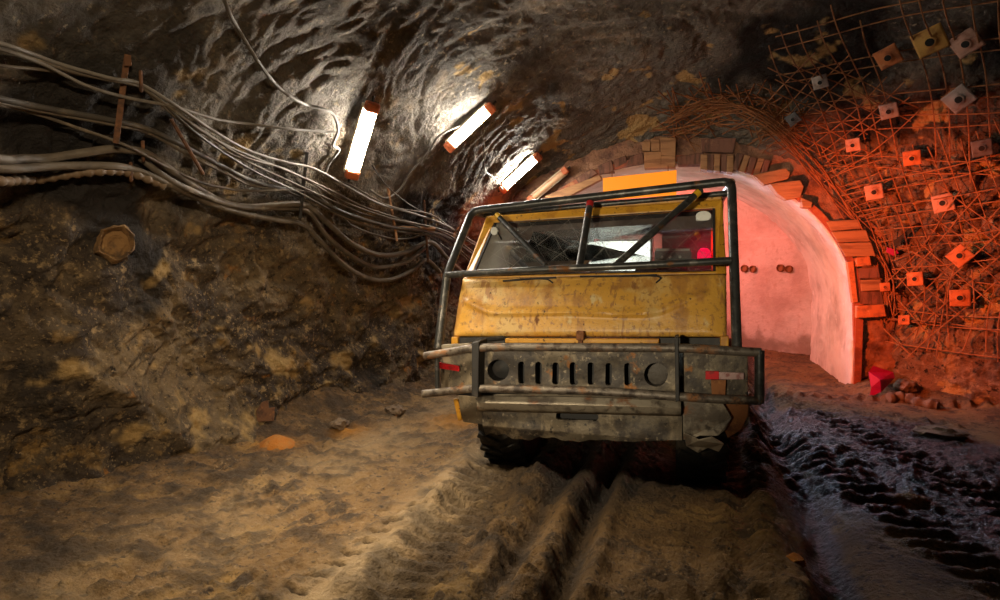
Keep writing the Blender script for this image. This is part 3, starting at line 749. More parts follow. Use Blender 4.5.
band(cpost, P(590.5, 200, 4.38).lerp(P(579.5, 266, 4.01), 0.04), P(590.5, 200, 4.38).lerp(P(579.5, 266, 4.01), 0.12), 0.0272, 'tape_red', 'red tape band')
# second tube on the roof edge and the side and rear tubes
rb_l, rb_r = P(481, 215, 4.62), P(727, 193.5, 4.62)
MB().tube([rb_l, rb_r], 0.022, 12).build('roof_tube', 'tube', lorry, smooth=True)
for a, n_ in ((lp3[2], -1), (rp3[2], 1)):
    MB().tube(bendy([a + Vector((0, 0.02, -0.005)), Vector((a.x, 5.72, a.z)), Vector((a.x, 5.78, 0.75))], 0.09), RT * 0.9, 12).build('side_hoop', 'tube', lorry, smooth=True)
MB().tube([Vector((lp3[2].x, 5.70, lp3[2].z)), Vector((rp3[2].x, 5.70, rp3[2].z))], RT * 0.9, 12).build('rear_tube', 'tube', lorry, smooth=True)
for a, s_ in ((lp3[1], -1), (rp3[1], 1)):
    MB().tube([a + Vector((0, 0.02, 0)), Vector((a.x, 5.76, a.z - 0.02))], 0.02, 10).build('side_rail', 'tube', lorry, smooth=True)

# ---- windscreen frame and glass
W_o = [P(486, 216, Y_WT), P(722.5, 199.5, Y_WT), P(727, 277, Y_WB), P(462, 281, Y_WB)]
W_i = [P(494.5, 223, Y_WT - 0.03), P(714.5, 208.5, Y_WT - 0.03), P(715, 271, Y_WB), P(472, 275.5, Y_WB)]
frame = MB().ring(W_o, W_i, (0, 0.10, -0.005)).build('windscreen_frame', 'yellow_frame', lorry, bevel=0.012)
inset = Vector((0, 0.03, 0))
seal_o = [a.lerp((W_i[0] + W_i[2]) / 2, -0.004) - Vector((0, 0.006, 0)) for a in W_i]
seal_i = [a.lerp((W_i[0] + W_i[2]) / 2, 0.014) - Vector((0, 0.006, 0)) for a in W_i]
MB().ring(seal_o, seal_i, (0, 0.03, 0)).build('rubber_seal', 'black', frame)
MB().prism([p + inset for p in W_i], (0, 0.006, 0)).build('windscreen', 'glass_front', lorry)
# round discs at the upper glass corners, reflected light put into their pale colour
def disc(px, py, Y, r, mat, name, parent, sx=1.0, lab=None):
    c = P(px, py, Y)
    vs = [c + Vector((math.cos(2 * PI * k / 28) * r * sx, 0, math.sin(2 * PI * k / 28) * r)) for k in range(28)]
    o = MB().prism(vs, (0, 0.02, 0)).build(name, mat, parent, bevel=0.004)
    if lab: o['label'] = lab
    return o
disc(494, 231, 4.43, 0.032, 'mirror', 'round_mirror', lorry, 0.9)
MB().tube([P(497, 231, 4.44), P(502, 240, 4.44), P(496, 244, 4.44)], 0.006, 6).build('mirror_stalk', 'black', [o for o in lorry.children if o.name == 'round_mirror'][0])
disc(703.5, 216, 4.49, 0.036, 'mirror', 'round_mirror', lorry, 1.45)
# wipers lying along the foot of the glass
wp = MB().tube(catmull([P(503, 281, 4.10), P(530, 279, 4.10), P(556, 277.5, 4.10)], 5), 0.008, 6)
wp.tube(catmull([P(553, 283, 4.09), P(545, 279, 4.09), P(520, 279, 4.09)], 5), 0.006, 6).build('wiper', 'black', lorry)
wp = MB().tube(catmull([P(580, 276.5, 4.10), P(620, 276, 4.10), P(657, 275, 4.10)], 5), 0.008, 6)
wp.tube(catmull([P(656, 283, 4.09), P(660, 277, 4.09), P(640, 275, 4.09)], 5), 0.006, 6).build('wiper', 'black', lorry)

# ---- hood: a pressed panel with a swept bead
H = [P(462, 279.5, Y_HT), P(726, 274.5, Y_HT), P(726.5, 337, Y_HB), P(452.5, 336.5, Y_HB)]
nu, nv = 90, 36
bead = [(470, 302), (485, 308), (503, 312.5), (575, 312), (650, 313), (680, 305), (706, 294)]
bead3 = [(p[0], p[1]) for p in catmull([(a, b_, 0) for a, b_ in bead], 60)]
hv, hf = [], []
for j in range(nv):
    for i in range(nu):
        u, v = i / (nu - 1), j / (nv - 1)
        p = (H[0].lerp(H[1], u)).lerp(H[3].lerp(H[2], u), v)
        # soft crown, rolled edges, dents
        out = 0.03 * math.sin(PI * v) * math.sin(PI * u) ** 0.5 - 0.03 * (max(0, 1 - 14 * min(u, 1 - u, v * 1.4, (1 - v) * 0.7))) ** 2
        pxx = 462 + (726 - 462) * u - 10 * v * (1 - u); pyy = 279 + 57.5 * v - 4.5 * u * (1 - v)
        d = min((pxx - a) ** 2 + (pyy - b_) ** 2 for a, b_ in bead3) ** 0.5
        out += 0.026 * math.exp(-(d / 3.0) ** 2)
        out += 0.010 * math.sin(9 * u + 2.2 * math.sin(5 * v)) * math.sin(PI * v) * 0.4
        hv.append(p + Vector((0, -out, 0)))
for j in range(nv - 1):
    for i in range(nu - 1):
        a = j * nu + i
        hf.append((a, a + nu, a + nu + 1, a + 1))
mb = MB(); mb.add(hv, hf)
hood = mb.build('hood', 'yellow', lorry, smooth=True, solid=0.015)
MB().prism([P(505, 338.5, Y_HB - 0.03), P(659, 339, Y_HB - 0.03), P(659, 343.5, Y_HB - 0.03), P(505, 343, Y_HB - 0.03)], (0, 0.05, 0)).build('lower_sill', 'yellow_frame', lorry, bevel=0.005)
MB().prism([P(454, 337.5, Y_HB + 0.02), P(727, 338, Y_HB + 0.02), P(727, 349, Y_HB + 0.02), P(454, 348, Y_HB + 0.02)], (0, 0.05, 0)).build('hood_gap_panel', 'black', lorry)
lt = MB().box(P(580.5, 335.5, Y_HB - 0.04), (0.05, 0.05, 0.06)).box(P(580.5, 341, Y_HB - 0.04), (0.03, 0.03, 0.04)).build('hood_latch', 'rust', lorry, bevel=0.006)
lt['label'] = 'rusty hood latch'
# yellow uprights under the hood at either end
for px in (456.5, 724):
    MB().box((P(px, 338, Y_HB + 0.03) + P(px, 352, Y_HB + 0.03)) / 2, (0.05, 0.08, 0.12)).build('hood_bracket', 'yellow_frame', lorry, bevel=0.006)

# ---- cab shell behind the front
zf = min(H[2].z, H[3].z)
def side(lo_f, mid_f, top_f, sgn, name):
    """door panel below, window above; front edge from the hood and windscreen edges, rear edge at YB"""
    xo = lo_f.x
    lowb = 0.62
    back_lo, back_mid, back_top = Vector((xo, YB, lowb)), Vector((mid_f.x, YB, mid_f.z - 0.02)), Vector((top_f.x, YB, top_f.z))
    thick = Vector((-sgn * 0.04, 0, 0))
    dr = MB().prism([Vector((xo, lo_f.y + 0.04, lowb)), back_lo, back_mid, mid_f + Vector((0, 0.06, 0)), lo_f + Vector((0, 0.03, 0))], thick).build('door', 'yellow', lorry, bevel=0.008)
    o_ = [mid_f + Vector((0, 0.06, 0)), back_mid, back_top, top_f + Vector((0, 0.06, 0))]
    c_ = sum(o_, Vector()) / 4
    i_ = [p.lerp(c_, 0.13) for p in o_]
    MB().ring(o_, i_, thick).build('window_surround', 'yellow_frame', lorry, bevel=0.006)
    MB().prism([p + thick * 0.4 for p in i_], thick * 0.15).build('side_glass', 'glass_side', lorry)
    MB().tube([Vector((xo + sgn * 0.02, 5.25, 1.02)), Vector((xo + sgn * 0.03, 5.40, 1.02))], 0.012, 8).build('door_handle', 'black', dr)
side(H[3], W_o[3], W_o[0], -1, 'left')
side(H[2], W_o[2], W_o[1], 1, 'right')
rl_, rr_ = W_o[0], W_o[1]
MB().hexa([rl_ + Vector((0, 0.05, 0)), rr_ + Vector((0, 0.05, 0)), Vector((rr_.x, YB, rr_.z)), Vector((rl_.x, YB, rl_.z))],
          [rl_ + Vector((0, 0.05, 0.035)), rr_ + Vector((0, 0.05, 0.035)), Vector((rr_.x, YB, rr_.z + 0.035)), Vector((rl_.x, YB, rl_.z + 0.035))]).build('roof', 'yellow_frame', lorry, bevel=0.01)
# rear wall with its window
Rw_o = [Vector((rl_.x, YB, rl_.z)), Vector((rr_.x, YB, rr_.z)), Vector((H[2].x, YB, 0.62)), Vector((H[3].x, YB, 0.62))]
Rw_i = [P(520, 238, YB), P(662, 234, YB), P(662, 292, YB), P(520, 292, YB)]
MB().ring(Rw_o, Rw_i, (0, -0.03, 0)).build('rear_wall', 'cab_inside', lorry)
MB().prism([p + Vector((0, -0.012, 0)) for p in Rw_i], (0, -0.005, 0)).build('rear_window', 'glass', lorry)
MB().tube([P(652.5, 205, YB - 0.1), P(651.5, 292, YB - 0.1)], 0.012, 8).build('window_post', 'pale_steel', lorry)
MB().prism([Vector((H[3].x, 4.05, 0.62)), Vector((H[2].x, 4.05, 0.62)), Vector((H[2].x, YB, 0.62)), Vector((H[3].x, YB, 0.62))], (0, 0, 0.04)).build('cab_floor', 'cab_inside', lorry)
# dashboard, wheel, seats, radio, red lamp
zd = P(590, 284, 4.4).z
MB().hexa([Vector((H[3].x + 0.07, 4.24, zd - 0.20)), Vector((H[2].x - 0.07, 4.24, zd - 0.17)), Vector((H[2].x - 0.07, 4.60, zd - 0.17)), Vector((H[3].x + 0.07, 4.60, zd - 0.20))],
          [Vector((H[3].x + 0.08, 4.24, zd - 0.03)), Vector((H[2].x - 0.08, 4.24, zd + 0.0)), Vector((H[2].x - 0.08, 4.55, zd - 0.01)), Vector((H[3].x + 0.08, 4.55, zd - 0.05))]).build('dashboard', 'cab_inside', lorry, bevel=0.02)
sw_c = Vector((-1.15, 4.72, zd + 0.03))
ax = Vector((0, -0.75, 0.66)).normalized(); su = Vector((1, 0, 0)); sv = ax.cross(su)
stw = MB().tube([sw_c + (su * math.cos(2 * PI * k / 32) + sv * math.sin(2 * PI * k / 32)) * 0.19 for k in range(33)], 0.013, 8)
for a in (0.5, 2.64, 4.7): stw.tube([sw_c, sw_c + (su * math.cos(a) + sv * math.sin(a)) * 0.185], 0.01, 6)
stw.tube([sw_c, sw_c - ax * 0.3], 0.02, 8).build('steering_wheel', 'black', lorry, smooth=True)
for sx in (-1.15, -0.20):
    st = MB().box((sx, 5.15, 0.92), (0.46, 0.44, 0.14)).build('seat', 'seat', lorry, bevel=0.04)
    MB().box((sx, 5.40, 1.20), (0.46, 0.12, 0.50), Matrix.Rotation(-0.15, 3, 'X')).build('seat_back', 'seat', st, bevel=0.05)
hr = MB().box(P(581, 262, 5.2), (0.13, 0.07, 0.15)).build('headrest', 'rust', lorry, bevel=0.025)
rd = MB().box(P(673, 258, 5.30), (0.30, 0.16, 0.12)).build('radio_set', 'tank', lorry, bevel=0.008)
MB().prism([P(656, 248.5, 5.20), P(690, 248.5, 5.20), P(690, 251, 5.20), P(656, 251, 5.20)], (0, -0.01, 0)).build('radio_lit_edge', 'mirror', rd)  # pale strip put in for the light along the box's front edge
for px in (662, 670, 680): MB().lathe([(0.012, 0), (0.010, 0.02)], P(px, 257, 5.21), (0, -1, 0), 12).build('knob', 'mirror', rd)
lampred = MB().lathe([(0.055, 0), (0.055, 0.05), (0.045, 0.075), (0.02, 0.09)], P(704, 259, 5.36), (0, 0, 1), 20).build('warning_lamp', 'red_lens', lorry, smooth=True)
lampred['label'] = 'glowing red lamp'
fx = MB().prism([P(536, 245, 5.45), P(551, 243, 5.45), P(552, 268, 5.45), P(535, 268, 5.45)], (0, 0.02, 0)).build('paper_notice', 'plate_pink', lorry)

# ---- front rails
rail_u = catmull([P(425, 356, 3.74), P(450, 352, 3.72), P(476, 348, Y_RAIL), P(530, 347, Y_RAIL), P(600, 347.5, Y_RAIL), P(677, 348, Y_RAIL), P(715, 350, 3.72), P(761, 352.5, 3.74)], 5)
rail_l = catmull([P(423, 394, 3.74), P(450, 391, 3.72), P(477, 388.5, Y_RAIL), P(535, 389.5, Y_RAIL), P(600, 391.5, Y_RAIL), P(677, 396.5, Y_RAIL), P(715, 399, 3.72), P(761, 400.5, 3.74)], 5)
MB().tube(rail_u, 0.027, 12).build('upper_rail', 'tube_rust', lorry, smooth=True)
MB().tube(rail_l, 0.027, 12).build('lower_rail', 'tube_rust', lorry, smooth=True)
MB().tube([P(759.5, 350, 3.74), P(759.5, 403, 3.74)], 0.028, 12).build('rail_end_post', 'tube', lorry, smooth=True)
MB().tube([P(437, 352, 3.76), P(437.5, 392, 3.76)], 0.016, 10).build('rail_end_post', 'tube', lorry, smooth=True)
MB().prism([P(471.5, 343, 3.665), P(479, 341, 3.665), P(478, 398, 3.665), P(471.5, 396, 3.665)], (0, 0.17, 0)).build('strap', 'black', lorry, bevel=0.006)
MB().prism([P(674.5, 338, 3.665), P(678.5, 337, 3.665), P(679.5, 401, 3.665), P(675.5, 402, 3.665)], (0, 0.17, 0)).build('strap', 'black', lorry, bevel=0.004)
MB().tube(bendy([P(470, 348, 3.80), P(478, 340, 3.8), P(503, 338, 3.92)], 0.05), 0.016, 8).build('hose', 'black', lorry, smooth=True)

# ---- grille plate with slots and lamp holes, cut from the plate
def plate_with_holes(name, quad_px, Y, holes, mat, parent, thick=0.02, nx=260, nz=60):
    """grid plate; cells inside a hole are dropped, the hole edge snapped to its outline"""
    (x0, y0), (x1, y1) = quad_px
    vs, keep = [], {}
    for j in range(nz + 1):
        for i in range(nx + 1):
            vs.append([x0 + (x1 - x0) * i / nx, y0 + (y1 - y0) * j / nz])
    def inside(a, b_):
        for hh in holes:
            if hh[0] == 'c':
                if (a - hh[1]) ** 2 + (b_ - hh[2]) ** 2 < hh[3] ** 2: return hh
            else:
                _, cx, ca, cb, w = hh
                yy = min(max(b_, ca + w), cb - w)
                if (a - cx) ** 2 + (b_ - yy) ** 2 < w ** 2: return hh
        return None
    fs = []
    for j in range(nz):
        for i in range(nx):
            ids = [j * (nx + 1) + i, (j + 1) * (nx + 1) + i, (j + 1) * (nx + 1) + i + 1, j * (nx + 1) + i + 1]
            cx = sum(vs[k][0] for k in ids) / 4; cy = sum(vs[k][1] for k in ids) / 4
            if inside(cx, cy) is None: fs.append(ids)
    used_ = {}
    for f in fs:
        for k in f: used_[k] = 1
    mb = MB()
    for k in range(len(vs)):           # snap
        a, b_ = vs[k]
        hh = inside(a, b_)
        if hh is not None:
            if hh[0] == 'c': c0, c1, w = hh[1], hh[2], hh[3]
            else: c0, c1, w = hh[1], min(max(b_, hh[2] + hh[4]), hh[3] - hh[4]), hh[4]
            d = math.hypot(a - c0, b_ - c1) or 1
            vs[k] = [c0 + (a - c0) / d * w, c1 + (b_ - c1) / d * w]
    remap = {}
    pts = []
    for k in sorted(used_):
        remap[k] = len(pts)
        a, b_ = vs[k]
        pts.append(P(a, b_, Y) + Vector((0, 0.006 * math.sin(a * 0.11) * math.sin(b_ * 0.2), 0)))
    mb.add(pts, [[remap[k] for k in f] for f in fs])
    return mb.build(name, mat, parent, solid=thick)
slots = [521.7, 538.7, 555.8, 573, 591, 608.7, 627.5]
holes = [('s', s, 361.5 + (s - 521) * 0.012, 384 + (s - 521) * 0.012, 3.1) for s in slots] + [('c', 498.5, 370, 10.8), ('c', 656, 374.5, 11.8)]
grille = plate_with_holes('grille_plate', ((480, 350), (676, 391)), Y_PL, holes, 'grille', lorry, nx=392, nz=82)
for cx, cy, r in ((498.5, 370, 0.072), (656, 374.5, 0.078)):
    c = P(cx, cy, Y_PL + 0.01)
    MB().lathe([(r * 1.02, 0), (r * 1.02, 0.05), (r * 0.98, 0.085), (r * 0.5, 0.075), (0.01, 0.07)], c, (0, 1, 0), 32, None, True).build('headlamp', 'headlamp_dull' if cx > 600 else 'black', lorry, smooth=True)
MB().prism([P(478, 346, Y_PL + 0.1), P(678, 346, Y_PL + 0.1), P(678, 396, Y_PL + 0.1), P(478, 396, Y_PL + 0.1)], (0, 0.02, 0)).build('radiator', 'black', lorry)
MB().prism([P(480, 349, Y_PL - 0.01), P(676, 349.5, Y_PL - 0.01), P(676, 351.5, Y_PL + 0.14), P(480, 351, Y_PL + 0.14)], (0, 0, -0.012)).build('bumper_top', 'grille', lorry)
# side plates with reflectors
pl = MB().prism([P(440, 347, 3.86), P(472, 345, 3.80), P(473, 393, 3.80), P(441, 391, 3.86)], (0, 0.05, 0)).build('side_plate', 'grille', lorry, bevel=0.006)
MB().prism([P(441, 345, 3.84), P(470, 343.5, 3.78), P(470, 350, 3.78), P(441, 351, 3.84)], (0, 0.05, 0)).build('flat_bar', 'pale_steel', pl, bevel=0.004)
pr = MB().prism([P(683, 351, 3.80), P(748, 355, 3.84), P(748, 398, 3.84), P(683, 397, 3.80)], (0, 0.05, 0)).build('side_plate', 'grille', lorry, bevel=0.006)
rf = MB().prism([P(439, 362.5, 3.815), P(459, 366, 3.785), P(459, 371.5, 3.785), P(439, 368.5, 3.815)], (0, 0.02, 0)).build('reflector', 'reflector', pl, bevel=0.003)
rf['label'] = 'red reflector'
rf = MB().prism([P(705.5, 371, 3.79), P(719, 371.5, 3.79), P(719, 379.5, 3.79), P(705.5, 379.5, 3.79)], (0, 0.02, 0)).build('reflector', 'reflector', pr, bevel=0.003); rf['label'] = 'red end of the reflector'
rf = MB().prism([P(719, 372, 3.79), P(744, 373, 3.80), P(744, 379.5, 3.80), P(719, 379.5, 3.79)], (0, 0.02, 0)).build('reflector', 'reflector_white', pr, bevel=0.003); rf['label'] = 'faded end of the reflector'
MB().prism([P(711, 380, 3.785), P(726, 380, 3.785), P(725, 398, 3.785), P(712, 398, 3.785)], (0, 0.015, 0)).build('rusty_bracket', 'rust', pr)
# bumper beam and lower valance
bm = MB()
prof = [(396, 0.03), (399, -0.03), (404, -0.055), (409, -0.03), (412, 0.02)]
NBm = 24
vs, fs = [], []
for k in range(NBm + 1):
    u = k / NBm
    for py, oy in prof:
        vs.append(P(477 + (681 - 477) * u, py - 1.5 + 5 * u + (-2 if py < 400 else 0) * math.sin(PI * u), Y_PL - 0.02 + oy))
n_ = len(prof)
for k in range(NBm):
    for j in range(n_ - 1):
        a = k * n_ + j
        fs.append((a, a + 1, a + n_ + 1, a + n_))
bm.add(vs, fs)
bm.build('bumper_beam', 'pale_steel', lorry, smooth=True, solid=0.012)
va = plate_with_holes('valance', ((483, 409), (682, 440)), Y_PL + 0.015, [('c', 560, 415.5, 3.6), ('c', 595, 417, 3.6)] + [('c', 560 + k * 2.5, 415.5 + k * 0.1, 3.6) for k in range(14)], 'grille', lorry, nx=200, nz=34)
for v in va.data.vertices:             # ragged, sloping lower edge
    wco = v.co + Vector(va['_w'])
    u = (wco.x - P(483, 430, Y_PL).x) / (P(682, 430, Y_PL).x - P(483, 430, Y_PL).x)
    lo = P(483, 440, Y_PL).z
    if wco.z < lo + 0.10:
        k = (lo + 0.10 - wco.z) / 0.10
        v.co.z += k * (0.025 - 0.055 * u + 0.018 * math.sin(23 * u) + 0.008 * math.sin(71 * u))
        v.co.y += k * 0.05
MB().prism([P(554, 408, 3.90), P(602, 409, 3.90), P(602, 424, 3.90), P(554, 423, 3.90)], (0, 0.02, 0)).build('tow_recess', 'black', lorry)
# corner pieces
def sheet(name, pts, mat, thick=0.015, bev=0.004, parent=lorry):
    return MB().prism(pts, (0, thick, 0)).build(name, mat, parent, bevel=bev)
sheet('corner_plate', [P(458, 396, 3.84), P(478, 397, 3.81), P(485, 425, 3.83), P(463, 422, 3.86), P(460, 410, 3.86)], 'grille')
sheet('corner_flap', [P(453, 399, 3.9), P(458, 399, 3.9), P(462, 420, 3.9), P(458, 421, 3.9)], 'yellow_frame')
sheet('corner_plate', [P(682, 398, 3.82), P(705, 399, 3.80), P(722, 402, 3.79), P(732, 418, 3.80), P(725, 430, 3.80), P(718, 436, 3.79), P(700, 436, 3.81), P(690, 440, 3.82), P(683, 440, 3.83)], 'pale_steel')
fl = MB()
loop = [P(684, 432, 3.80), P(699, 440, 3.78), P(712, 437, 3.77), P(724, 444, 3.77), P(719, 452, 3.80), P(708, 448, 3.81), P(698, 453, 3.82), P(686, 446, 3.82)]
fl.prism(loop, (0, 0.02, 0)).build('torn_flap', 'pale_steel', lorry, bevel=0.003)
ru = sheet('rusty_corner', [P(712, 398, 3.86), P(749, 400, 3.88), P(748, 416, 3.88), P(741, 430, 3.88), P(728, 438, 3.88), P(719, 420, 3.87)], 'rust')
sheet('fender_panel', [P(738, 398, 3.92), P(750, 398, 3.92), P(749, 424, 3.92), P(738, 432, 3.92)], 'grille')

# ---- chassis, axles, wheels, bed
for sx in (-1.05, -0.27):
    MB().box((sx, 5.75, 0.55), (0.09, 3.6, 0.16)).build('chassis_beam', 'black', lorry, bevel=0.01)
MB().box((TX, 4.05, 0.60), (1.75, 0.30, 0.10)).build('front_cross_member', 'black', lorry, bevel=0.01)
MB().tube([(-1.35, 4.50, 0.40), (0.20, 4.50, 0.40)], 0.06, 12).build('axle', 'black', lorry, smooth=True)
MB().tube([(-1.35, 6.75, 0.40), (0.20, 6.75, 0.40)], 0.06, 12).build('axle', 'black', lorry, smooth=True)
MB().box((TX, 4.50, 0.42), (0.36, 0.30, 0.26)).build('axle_housing', 'black', lorry, bevel=0.06)
def wheel(cx, cy, R, w, out):
    cz = ground_z(cx, cy) + R - 0.015
    c = Vector((cx, cy, cz))
    prof_ = [(R * 0.56, -w * 0.46), (R * 0.72, -w * 0.5), (R * 0.90, -w * 0.49), (R * 0.96, -w * 0.40), (R * 0.965, 0), (R * 0.96, w * 0.40), (R * 0.90, w * 0.49), (R * 0.72, w * 0.5), (R * 0.56, w * 0.46)]
    wh = MB().lathe([(R * 0.12, -w * 0.30), (R * 0.50, -w * 0.30), (R * 0.57, -w * 0.44), (R * 0.57, w * 0.44), (R * 0.50, w * 0.30), (R * 0.12, w * 0.30)], c, (1, 0, 0), 32).build('wheel', 'tank', lorry, smooth=True)
    MB().lathe(prof_, c, (1, 0, 0), 48).build('tyre', 'rubber', wh, smooth=True)
    lg = MB()
    for k in range(22):
        for s_ in (-1, 1):
            a = 2 * PI * (k + (0.5 if s_ > 0 else 0)) / 22
            rot = Matrix.Rotation(a, 3, 'X')
            rot2 = rot @ Matrix.Rotation(s_ * 0.45, 3, 'Z')
            lg.box(c + rot @ Vector((s_ * w * 0.23, 0, R * 0.97)), (w * 0.52, 0.045, R * 0.09), rot2)
    lg.build('tread_lugs', 'rubber', wh, bevel=0.006)
    hb = MB().lathe([(R * 0.22, 0), (R * 0.20, 0.05), (R * 0.10, 0.08)], c + Vector((out * w * 0.28, 0, 0)), (out, 0, 0), 20).build('hub', 'black', wh, smooth=True)
for cx, out in ((-1.27, -1), (0.13, 1)):
    wheel(cx, 4.50, 0.44, 0.34, out)
    wheel(cx, 6.75, 0.43, 0.34, out)
for sx in (-1.29, 0.15):
    arc_ = [Vector((sx, 4.50 + 0.52 * math.cos(a), 0.42 + 0.52 * math.sin(a))) for a in [PI * (0.08 + 0.84 * k / 14) for k in range(15)]]
    mb = MB(); vs = []
    for p in arc_: vs += [p + Vector((-0.2, 0, 0)), p + Vector((0.2, 0, 0))]
    mb.add(vs, [(2 * k, 2 * k + 1, 2 * k + 3, 2 * k + 2) for k in range(14)])
    mb.build('mudguard', 'black', lorry, smooth=True, solid=0.015)
MB().box((TX, 6.65, 0.80), (1.90, 1.85, 0.08)).build('load_bed', 'grille', lorry, bevel=0.01)
for sx in (TX - 0.93, TX + 0.93):
    MB().box((sx, 6.65, 0.98), (0.05, 1.85, 0.30)).build('bed_side', 'yellow', lorry, bevel=0.008)
MB().box((TX, 7.56, 0.98), (1.86, 0.05, 0.30)).build('tailboard', 'yellow', lorry, bevel=0.008)
MB().box((TX, 5.74, 0.98), (1.86, 0.05, 0.30)).build('headboard', 'yellow', lorry, bevel=0.008)

# ================================================================== LAMPS ON THE LEFT WALL
def tube_lamp(a, b_, w, lit, label, capA, capB, gap=0.07):
    pa, na, da = hit(*a); pb, nb_, db = hit(*b_)
    mid = (pa + pb) / 2
    n = (CAM - mid).normalized() * 0.5 + (na + nb_).normalized() * 0.5
    dmin = min(da, db, hit((a[0] + b_[0]) / 2, (a[1] + b_[1]) / 2)[2])
    da2, db2 = min(da, dmin + 0.15), min(db, dmin + 0.15)
    A = CAM + ray(*a) * (da2 - 0.20); B = CAM + ray(*b_) * (db2 - 0.20)
    axx = (B - A).normalized(); L = (B - A).length
    n = (n - axx * n.dot(axx)).normalized(); sx = axx.cross(n)
    root = empty('tube_lamp', (A + B) / 2, label, 'lamp')
    rot = Matrix((sx, axx, n)).transposed()
    MB().box((A + B) / 2 - n * 0.055, (w * 1.25, L + 0.10, 0.045), rot).build('housing', 'tray', root, bevel=0.008)
    d = MB()
    pts = []
    prof_ = [(math.cos(PI * k / 10) * w / 2, math.sin(PI * k / 10) * w * 0.42) for k in range(11)]
    vs = [A + sx * u - n * 0.035 + n * v for u, v in prof_] + [B + sx * u - n * 0.035 + n * v for u, v in prof_]
    m_ = len(prof_)
    fs = [(k, k + 1, m_ + k + 1, m_ + k) for k in range(m_ - 1)] + [list(range(m_))[::-1], list(range(m_, 2 * m_)), (m_ - 1, 0, m_, 2 * m_ - 1)]
    d.add(vs, fs).build('diffuser', 'lamp' if lit else 'lamp_off', root, smooth=True)
    for q, s_ in ((A, -1), (B, 1)):
        cp = MB().box(q + axx * s_ * 0.045 - n * 0.012, (w * 1.05, 0.085, 0.085), rot).build('end_cap', 'cap', root, bevel=0.02)
        MB().tube([q + axx * s_ * 0.05 - n * 0.02, q + axx * s_ * 0.13 - n * 0.05], 0.012, 8).build('cable_gland', 'black', cp)
    lug_ = MB()
    for q in (A, B): lug_.tube([q - n * 0.06, q - n * 0.30], 0.012, 6)
    lug_.build('wall_bracket', 'rust', root)
    return A, B
tube_lamp((371, 113), (354, 170), 0.115, True, 'lit tube lamp on the rock wall, leftmost and biggest', 1, 1)
tube_lamp((487, 112), (453, 144), 0.10, True, 'lit tube lamp on the rock roof, middle one of three', 1, 1)
tube_lamp((535, 160), (506, 187), 0.10, True, 'lit tube lamp just above the left corner of the cage', 1, 1)
tube_lamp((562, 173), (533, 197), 0.09, False, 'unlit dusty tube lamp right of the three lit ones', 1, 1)

# ================================================================== CABLES ON THE LEFT WALL
def wall_line(pts, n=7, off=0.035, lo=4):
    pp = catmull([(a, b_, 0) for a, b_ in pts], n)
    ds = np.array([hit(p.x, p.y)[2] for p in pp])
    k = len(ds)
    mn = np.array([ds[max(0, i - lo):i + lo + 1].min() for i in range(k)])
    sm = np.array([mn[max(0, i - lo):i + lo + 1].mean() for i in range(k)])
    return [CAM + ray(p.x, p.y) * (d - off) for p, d in zip(pp, sm)]
def cable(name, pts, r, mat, label, cat='cable', group=None, off=0.035, ribs=0):
    if pts[0][0] == -8:                # the run goes on past the edge of the photograph
        pts = [(-190, pts[0][1] - 40), (-90, pts[0][1] - 18)] + pts
    w = wall_line(pts, off=off)
    if ribs:
        dense = catmull(w, 34)
        rs = []
        acc = 0
        for i, p in enumerate(dense):
            if i: acc += (p - dense[i - 1]).length
            rs.append(r * (1 + 0.16 * math.sin(acc * 2 * PI / ribs)))
        o = MB().tube(dense, rs, 10).build(name, mat, None, smooth=False)
        o.data.polygons.foreach_set('use_smooth', [True] * len(o.data.polygons))
    else:
        o = MB().tube(catmull(w, 2), r, 8).build(name, mat, None, smooth=True)
    return tag(o, label, cat, group)
EN = [(445, 225), (462, 240), (478, 252)]
